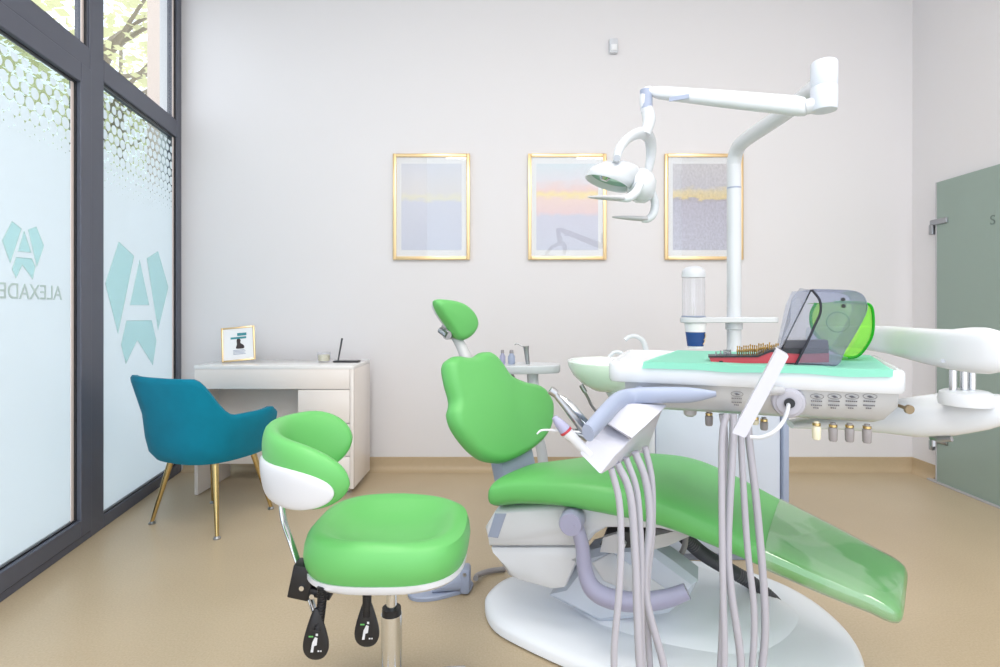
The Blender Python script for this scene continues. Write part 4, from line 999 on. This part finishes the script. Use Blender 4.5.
# handle
hp = [TP(716, 394, -0.012), TP(690, 395, -0.020), TP(655, 395, -0.025), TP(632, 396.5, -0.03), P(618, 401, 1.20), P(605, 414, 1.12), P(588, 433, 1.04)]
obj('tray_handle', tube(NB(), hp, [0.006, 0.017, 0.0185, 0.019, 0.020, 0.020, 0.0175], n=18, flat=(0.7, 1.0)), M['bluegrey'], t)
hm = obj('handle_mount', tube(NB(), [TP(640, 392, 0.05), TP(640, 394, -0.02)], [0.018, 0.016], n=12, smooth=False), M['bluegrey'], t)
# hoses: each one drops from the holder, swings low and rises to the panel
G1 = [[(611, 468), (619, 500), (621, 542), (619, 593), (614, 667)], [(617, 463), (630, 494), (635, 552), (637, 603), (640, 667)], [(626, 458), (637, 492), (641, 552), (641, 603), (643, 667)],
      [(635, 452), (646, 482), (650, 525), (645, 590), (664, 667)], [(645, 447), (652, 482), (652, 535), (647, 590), (650, 667)]]
G2 = [[(727, 414), (722, 440), (722, 525), (723, 590), (724, 667)], [(733, 414), (733, 440), (728, 540), (731, 590), (741, 667)], [(742, 414), (741, 440), (747, 542), (754, 610), (752, 667)],
      [(748, 414), (749, 440), (757, 508), (765, 610), (762, 667)], [(722, 414), (725, 440), (725, 530), (723, 600), (720, 667)]]
for k, (g1, g2) in enumerate(zip(G1, G2)):
    y1 = 1.13+0.02*k; y2 = 1.20+0.012*k
    a_ = [P(x, y, y1) for x, y in g1]; c_ = [P(x, y, y2) for x, y in g2]
    m_ = (a_[-1]+c_[-1])/2; lo = 0.10+0.008*k
    pts = a_+[V((a_[-1].x*0.85+m_.x*0.15, y1, lo+0.04)), V((m_.x, (y1+y2)/2, lo)), V((c_[-1].x*0.85+m_.x*0.15, y2, lo+0.04))]+c_[::-1]
    rr0 = 0.0085 if k % 2 else 0.0072
    obj('instrument_hose', tube(NB(), pts, rr0, n=10, k=7), M['hose'], t)
# arms to the right of the tray
AYn = 1.07
obj('swing_arm', loft(NB(), [sell(P(x, y, Y), V((0.2, 0.97, 0)).normalized(), UP, a_, h_, 2.6, 28) for x, y, Y, a_, h_ in
    ((790, 424, 1.40, 0.03, 0.008), (840, 421, 1.34, 0.045, 0.018), (880, 418, 1.28, 0.055, 0.032), (910, 417, 1.24, 0.06, 0.042), (945, 414, 1.19, 0.062, 0.044), (975, 411, 1.16, 0.06, 0.038), (1000, 408, 1.14, 0.055, 0.028), (1030, 404, 1.13, 0.04, 0.014))]), M['white2'], t)
b = NB(); pv = P(966, 399, 1.12); lathe(b, pv, [(0, -0.012), (0.046, -0.012), (0.048, 0.0), (0.044, 0.014), (0.036, 0.018), (0, 0.018)]); obj('pivot_base', b, M['white2'], t)
for px in (953, 964, 972): obj('pivot_rod', cyl(NB(), P(px, 392, 1.12), P(px, 370, 1.12), 0.0065, n=14), M['chrome'], t)
b = NB(); tube(b, [P(931, 437, 1.2), P(940, 439, 1.18), P(952, 439, 1.16)], 0.006, n=10); cyl(b, P(933, 436, 1.2), P(933, 446, 1.2), 0.006, n=10); obj('release_lever', b, M['steel'], t)
spa = [(984, 350.5, 1.06, 0.0455), (972, 350, 1.08, 0.0455), (952, 349.5, 1.12, 0.042), (925, 346, 1.20, 0.039), (890, 340, 1.40, 0.036), (860, 337, 1.65, 0.035), (810, 335, 2.25, 0.034)]
rg = [sell(P(998, 351, 1.045), V((0.25, 0.97, 0)).normalized(), UP, 0.030, 0.030, 3.0, 28), sell(P(996, 351, 1.05), V((0.25, 0.97, 0)).normalized(), UP, 0.037, 0.040, 3.2, 28)]
for i, (x, y, Y, r_) in enumerate(spa):
    sd_ = V((0.25+0.5*min(1, i/3), 0.97-0.1*i, 0)).normalized()
    rg.append(sell(P(x, y, Y), sd_, UP, r_*0.85, r_, 3.4 if i < 3 else 2.8, 28))
obj('balance_arm', loft(NB(), rg), M['white2'], t)
b = NB(); cyl(b, P(943, 361, 1.085), P(943, 361, 1.075), 0.004, n=10); obj('arm_screw', b, M['steel'], t)
# ---- handpieces in the holder
def hand(name, lab, cat, segs):
    r_ = thing(name, lab, cat, segs[0][1][0])
    for nm, pts, rad, m in segs: obj(nm, tube(NB(), pts, rad, n=14, k=4), m, r_)
    return r_
hand('turbine_handpiece', 'silver dental handpiece with small round head, leftmost and longest in the holder', 'handpiece',
     [('head', [P(550, 390, 1.12), P(556, 394, 1.12)], 0.0088, M['steel']), ('body', [P(553, 392, 1.12), P(563, 404, 1.12), P(574, 418, 1.12), P(586, 433, 1.12), P(594, 442, 1.12)], [0.006, 0.0065, 0.008, 0.0085, 0.008], M['steel'])])
hand('turbine_handpiece', 'second silver handpiece, just behind and right of the round headed one', 'handpiece',
     [('body', [P(559, 397, 1.16), P(568, 404, 1.16), P(578, 416, 1.16), P(592, 431, 1.16)], [0.006, 0.0095, 0.011, 0.010], M['chrome'])])
hand('polishing_handpiece', 'white handpiece with grey cone nozzle and red ring in the holder', 'handpiece',
     [('nozzle', [P(554, 417, 1.10), P(559, 423, 1.10), P(565, 430, 1.10)], [0.0055, 0.010, 0.013], M['lilac']), ('ring', [P(565, 430, 1.10), P(566.5, 432, 1.10)], 0.0134, M['red']), ('body', [P(566.5, 432, 1.10), P(576, 441, 1.10), P(590, 455, 1.10)], [0.0125, 0.0105, 0.010], M['white'])])
hand('air_syringe', 'thin white air water syringe tip pointing left over the green backrest', 'syringe',
     [('tip', [P(537, 434, 1.12), P(541, 430.5, 1.12), P(548, 430, 1.12), P(558, 431, 1.12), P(572, 433, 1.12)], [0.0018, 0.0022, 0.0024, 0.004, 0.006], M['white']), ('body', [P(570, 432.5, 1.12), P(580, 434, 1.12), P(592, 440, 1.12)], 0.009, M['steel'])])

# ================================================================== ON THE TRAY
z0 = TZ-0.004
cl = NB(); NX, NY = 40, 26
ver = {}
rc = random.Random(4)
ph = [(rc.uniform(20, 60), rc.uniform(0, 6), rc.uniform(0, 6.28)) for _ in range(5)]
for i in range(NX+1):
    for j in range(NY+1):
        a_ = 0.028+(TW-0.11)*i/NX-0.06*(j/NY); b_ = -0.006+0.40*j/NY
        w_ = sum(math.sin(f1*a_+f2*b_*8+f3) for f1, f2, f3 in ph)*0.00025+0.0012
        z_ = TZ+0.0012+w_
        if j == 0: z_ = TZ-0.015+w_*2; b_ = -0.006
        if j == 1: b_ = -0.0045
        ver[i, j] = cl.verts.new(TR(a_, b_, z_))
for i in range(NX):
    for j in range(NY): cl.faces.new((ver[i, j], ver[i+1, j], ver[i+1, j+1], ver[i, j+1]))
bmesh.ops.solidify(cl, geom=cl.faces[:], thickness=0.0008)
tag(obj('tray_liner', cl, M['cloth']), 'turquoise paper liner covering the top of the white tray', 'paper liner')
CZ = TZ+0.0045
# bur block
bp_ = lambda px, py, b_: TP(px, py, b_)
BB = 0.05
def blk(pxs, b0, b1, m, name, par):
    q = NB(); pa = [TP(x, y, b0) for x, y in pxs]; loft(q, [pa, [p+td*(b1-b0) for p in pa]]); return obj(name, q, m, par, False)
tb = thing('bur_holder', 'red bur holder block with black top, tip pointing left on the turquoise liner', 'bur holder', TP(745, 364, BB))
zb2 = TZ+0.006
def fixz(pxs, b_):
    out = []
    for x, y in pxs:
        p = TP(x, y, b_); out.append(p)
    return out
low = 363.3
blk([(712, low), (709, 357.5), (758, 357), (770, 351.5), (800, 350), (829, 350), (829, low-1), (768, low)], BB, BB+0.055, M['red'], 'block', tb)
blk([(708.3, 357.6), (708.3, 356.2), (758, 355.6), (770, 350), (800, 348.5), (829, 348.5), (829, 353), (800, 354), (771, 352), (758, 357.2)], BB-0.002, BB+0.057, M['black'], 'black_rim', tb)
b = NB(); c = TP(721, 361.6, BB-0.001); box(b, c.x-0.004, c.y-0.001, c.z-0.002, c.x+0.004, c.y+0.001, c.z+0.002); obj('latch_slot', b, M['black'], tb)
blk([(785, 349), (786, 341), (828, 340), (829, 349)], BB+0.012, BB+0.05, M['hose_dark'], 'inner_rack', tb)
rb = random.Random(11)
def bur(px, ptop, pbot, b_, m, kind):
    p1_, p0_ = TP(px, ptop, b_), TP(px, pbot, b_)
    h = p1_.z-p0_.z
    g_ = 'gold burs in the red holder' if kind == 'gold' else 'silver burs in the red holder'
    lab = 'gold shanked bur standing among others in the red holder' if kind == 'gold' else 'short silver bur at the left end of the red holder'
    o = tag(obj('dental_bur', lathe(NB(), p0_, [(0, 0), (0.0014, 0), (0.0014, h*0.35), (0.0023, h*0.4), (0.0023, h*0.62), (0.0013, h*0.68), (0.0013, h*0.8), (0.0019, h*0.88), (0.0015, h*0.97), (0, h)], 8), m), lab, 'dental bur', g_)
for k in range(4): bur(716+k*4.6, 351.5-(k % 2)*1.2, 356.4, BB+0.02+0.012*(k % 2), M['steel'], 'silver')
for k in range(5): bur(724+k*1.6, 349.5, 356.2, BB+0.035, M['steel'], 'silver')
for k in range(20):
    x = 737.5+k*2.14; top = 346.0-0.16*k+rb.uniform(-1.6, 1.2)
    bot = 356 if x < 758 else 356-(x-758)*0.5
    bur(x, top, bot, BB+0.012+0.010*(k % 3), M['goldbur'], 'gold')
# smoky case
def case(name, lab, prof, b0, b1, m, mr, ms, rimi):
    r_ = thing(name, lab, 'case', TP(prof[0][0], prof[0][1], b0))
    return r_
t = thing('smoky_dome_box', 'smoky transparent plastic dome box lying open to the left on tray', 'plastic box', TP(812, 365, 0.0))
Sb0, Sb1 = 0.035, 0.155
prof = [(787, 365), (800, 365.8), (822, 365.8), (838, 365), (846, 350), (858, 330), (867, 312), (867, 302), (862, 294), (852, 290.5), (835, 289.5), (812, 289)]
prof = [TP(x, y, Sb0) for x, y in prof]
pp_ = catmull(prof, 4)
def shellsheet(path, d, th_):
    b = NB(); n = len(path); cn = sum(path, V((0, 0, 0)))/n
    inn = []
    for i, p in enumerate(path):
        tg = (path[min(i+1, n-1)]-path[max(i-1, 0)]).normalized(); nn = td.cross(tg).normalized()
        if nn.dot(cn-p) < 0: nn = -nn
        inn.append(p+nn*th_)
    A = [b.verts.new(p) for p in path]; B = [b.verts.new(p+d) for p in path]; C = [b.verts.new(p) for p in inn]; E = [b.verts.new(p+d) for p in inn]
    for i in range(n-1):
        b.faces.new((A[i], A[i+1], B[i+1], B[i])); b.faces.new((C[i], E[i], E[i+1], C[i+1])); b.faces.new((A[i], C[i], C[i+1], A[i+1])); b.faces.new((B[i], B[i+1], E[i+1], E[i]))
    b.faces.new((A[0], B[0], E[0], C[0])); b.faces.new((A[-1], C[-1], E[-1], B[-1])); return b
obj('dome', shellsheet(pp_, td*(Sb1-Sb0), 0.002), M['smoke'], t)
side = [TP(795, 366.5, Sb0)]+[p for p in pp_[8:]]+[TP(819, 297, Sb0), TP(821, 312, Sb0), TP(812, 335, Sb0)]
b = NB(); s2 = [p+td*0.0015 for p in side]; loft(b, [s2, [p+td*0.0015 for p in s2]]); obj('near_side', b, M['smoke'], t)
b = NB(); s3 = [p+td*(Sb1-Sb0-0.004) for p in [TP(780, 366, Sb0)]+pp_[8:]+[TP(800, 290, Sb0), TP(793, 305, Sb0)]]; loft(b, [s3, [p+td*0.0015 for p in s3]]); obj('far_side', b, M['smokeclear'], t)
rim = [TP(795, 366, Sb0), TP(806, 345, Sb0), TP(815, 325, Sb0), TP(820.5, 312, Sb0), TP(819.5, 300, Sb0), TP(812, 290, Sb0)]
rim2 = [p+td*(Sb1-Sb0) for p in rim[::-1]]
b = NB(); tube(b, rim, 0.0026, n=8); obj('rim', b, M['smokerim'], t)
b = NB(); tube(b, [TP(811, 290, Sb0), TP(800, 312, Sb0+0.03), TP(785, 342, Sb0+0.03), TP(780, 352, Sb0+0.03)], 0.0016, n=8); obj('flap_edge', b, M['smokerim'], t)
b = NB(); slab(b, [TP(811, 290, Sb0+0.01), TP(800, 288, Sb0+0.04), TP(792, 298, Sb0+0.05), TP(790, 322, Sb0+0.05), TP(780, 345, Sb0+0.04), TP(779, 352, Sb0+0.03), TP(790, 334, Sb0+0.02)], td, [(0, -0.001), (0, 0.001)]); obj('flap', b, M['smokeclear'], t)
for q, (x, y) in enumerate(((843, 299.5), (843.5, 306))):
    c = TP(x, y, Sb0-0.0005); obj('vent_hole', cyl(NB(), c, c-td*0.0015, 0.0042, n=14), M['black'], t)
# lime cup shaped case behind
t = thing('lime_dome_box', 'bright lime green transparent dome box behind the smoky one', 'plastic box', TP(845, 357, 0.20))
Gb0, Gb1 = 0.20, 0.31
gp = catmull([TP(x, y, Gb0) for x, y in [(838, 354), (848, 357.5), (858, 356), (867, 346), (872.5, 334), (873.5, 318), (871, 306), (862, 303), (840, 302), (816, 303)]], 4)
obj('dome', shellsheet(gp, td*(Gb1-Gb0), 0.002), M['limeclear'], t)
b = NB(); s2 = [p+td*0.001 for p in gp]+[TP(812, 312, Gb0)+td*0.001, TP(813, 330, Gb0)+td*0.001, TP(826, 344, Gb0)+td*0.001]; loft(b, [s2, [p+td*0.0015 for p in s2]]); obj('near_side', b, M['limeclear'], t)
b = NB(); tube(b, gp[4:34], 0.003, n=8, smooth=False); tube(b, [TP(816, 303, Gb0), TP(811, 314, Gb0), TP(813, 330, Gb0), TP(826, 345, Gb0), TP(838, 354, Gb0)], 0.0035, n=8); obj('rim', b, M['limerim'], t)
c = TP(838, 322, Gb0-0.004); lb = NB(); tube(lb, [c+te*(math.cos(a)*0.024)+UP*(math.sin(a)*0.024) for a in [2*math.pi*k/24 for k in range(25)]], 0.0015, n=6, smooth=False); obj('raised_ring', lb, M['limerim'], t)
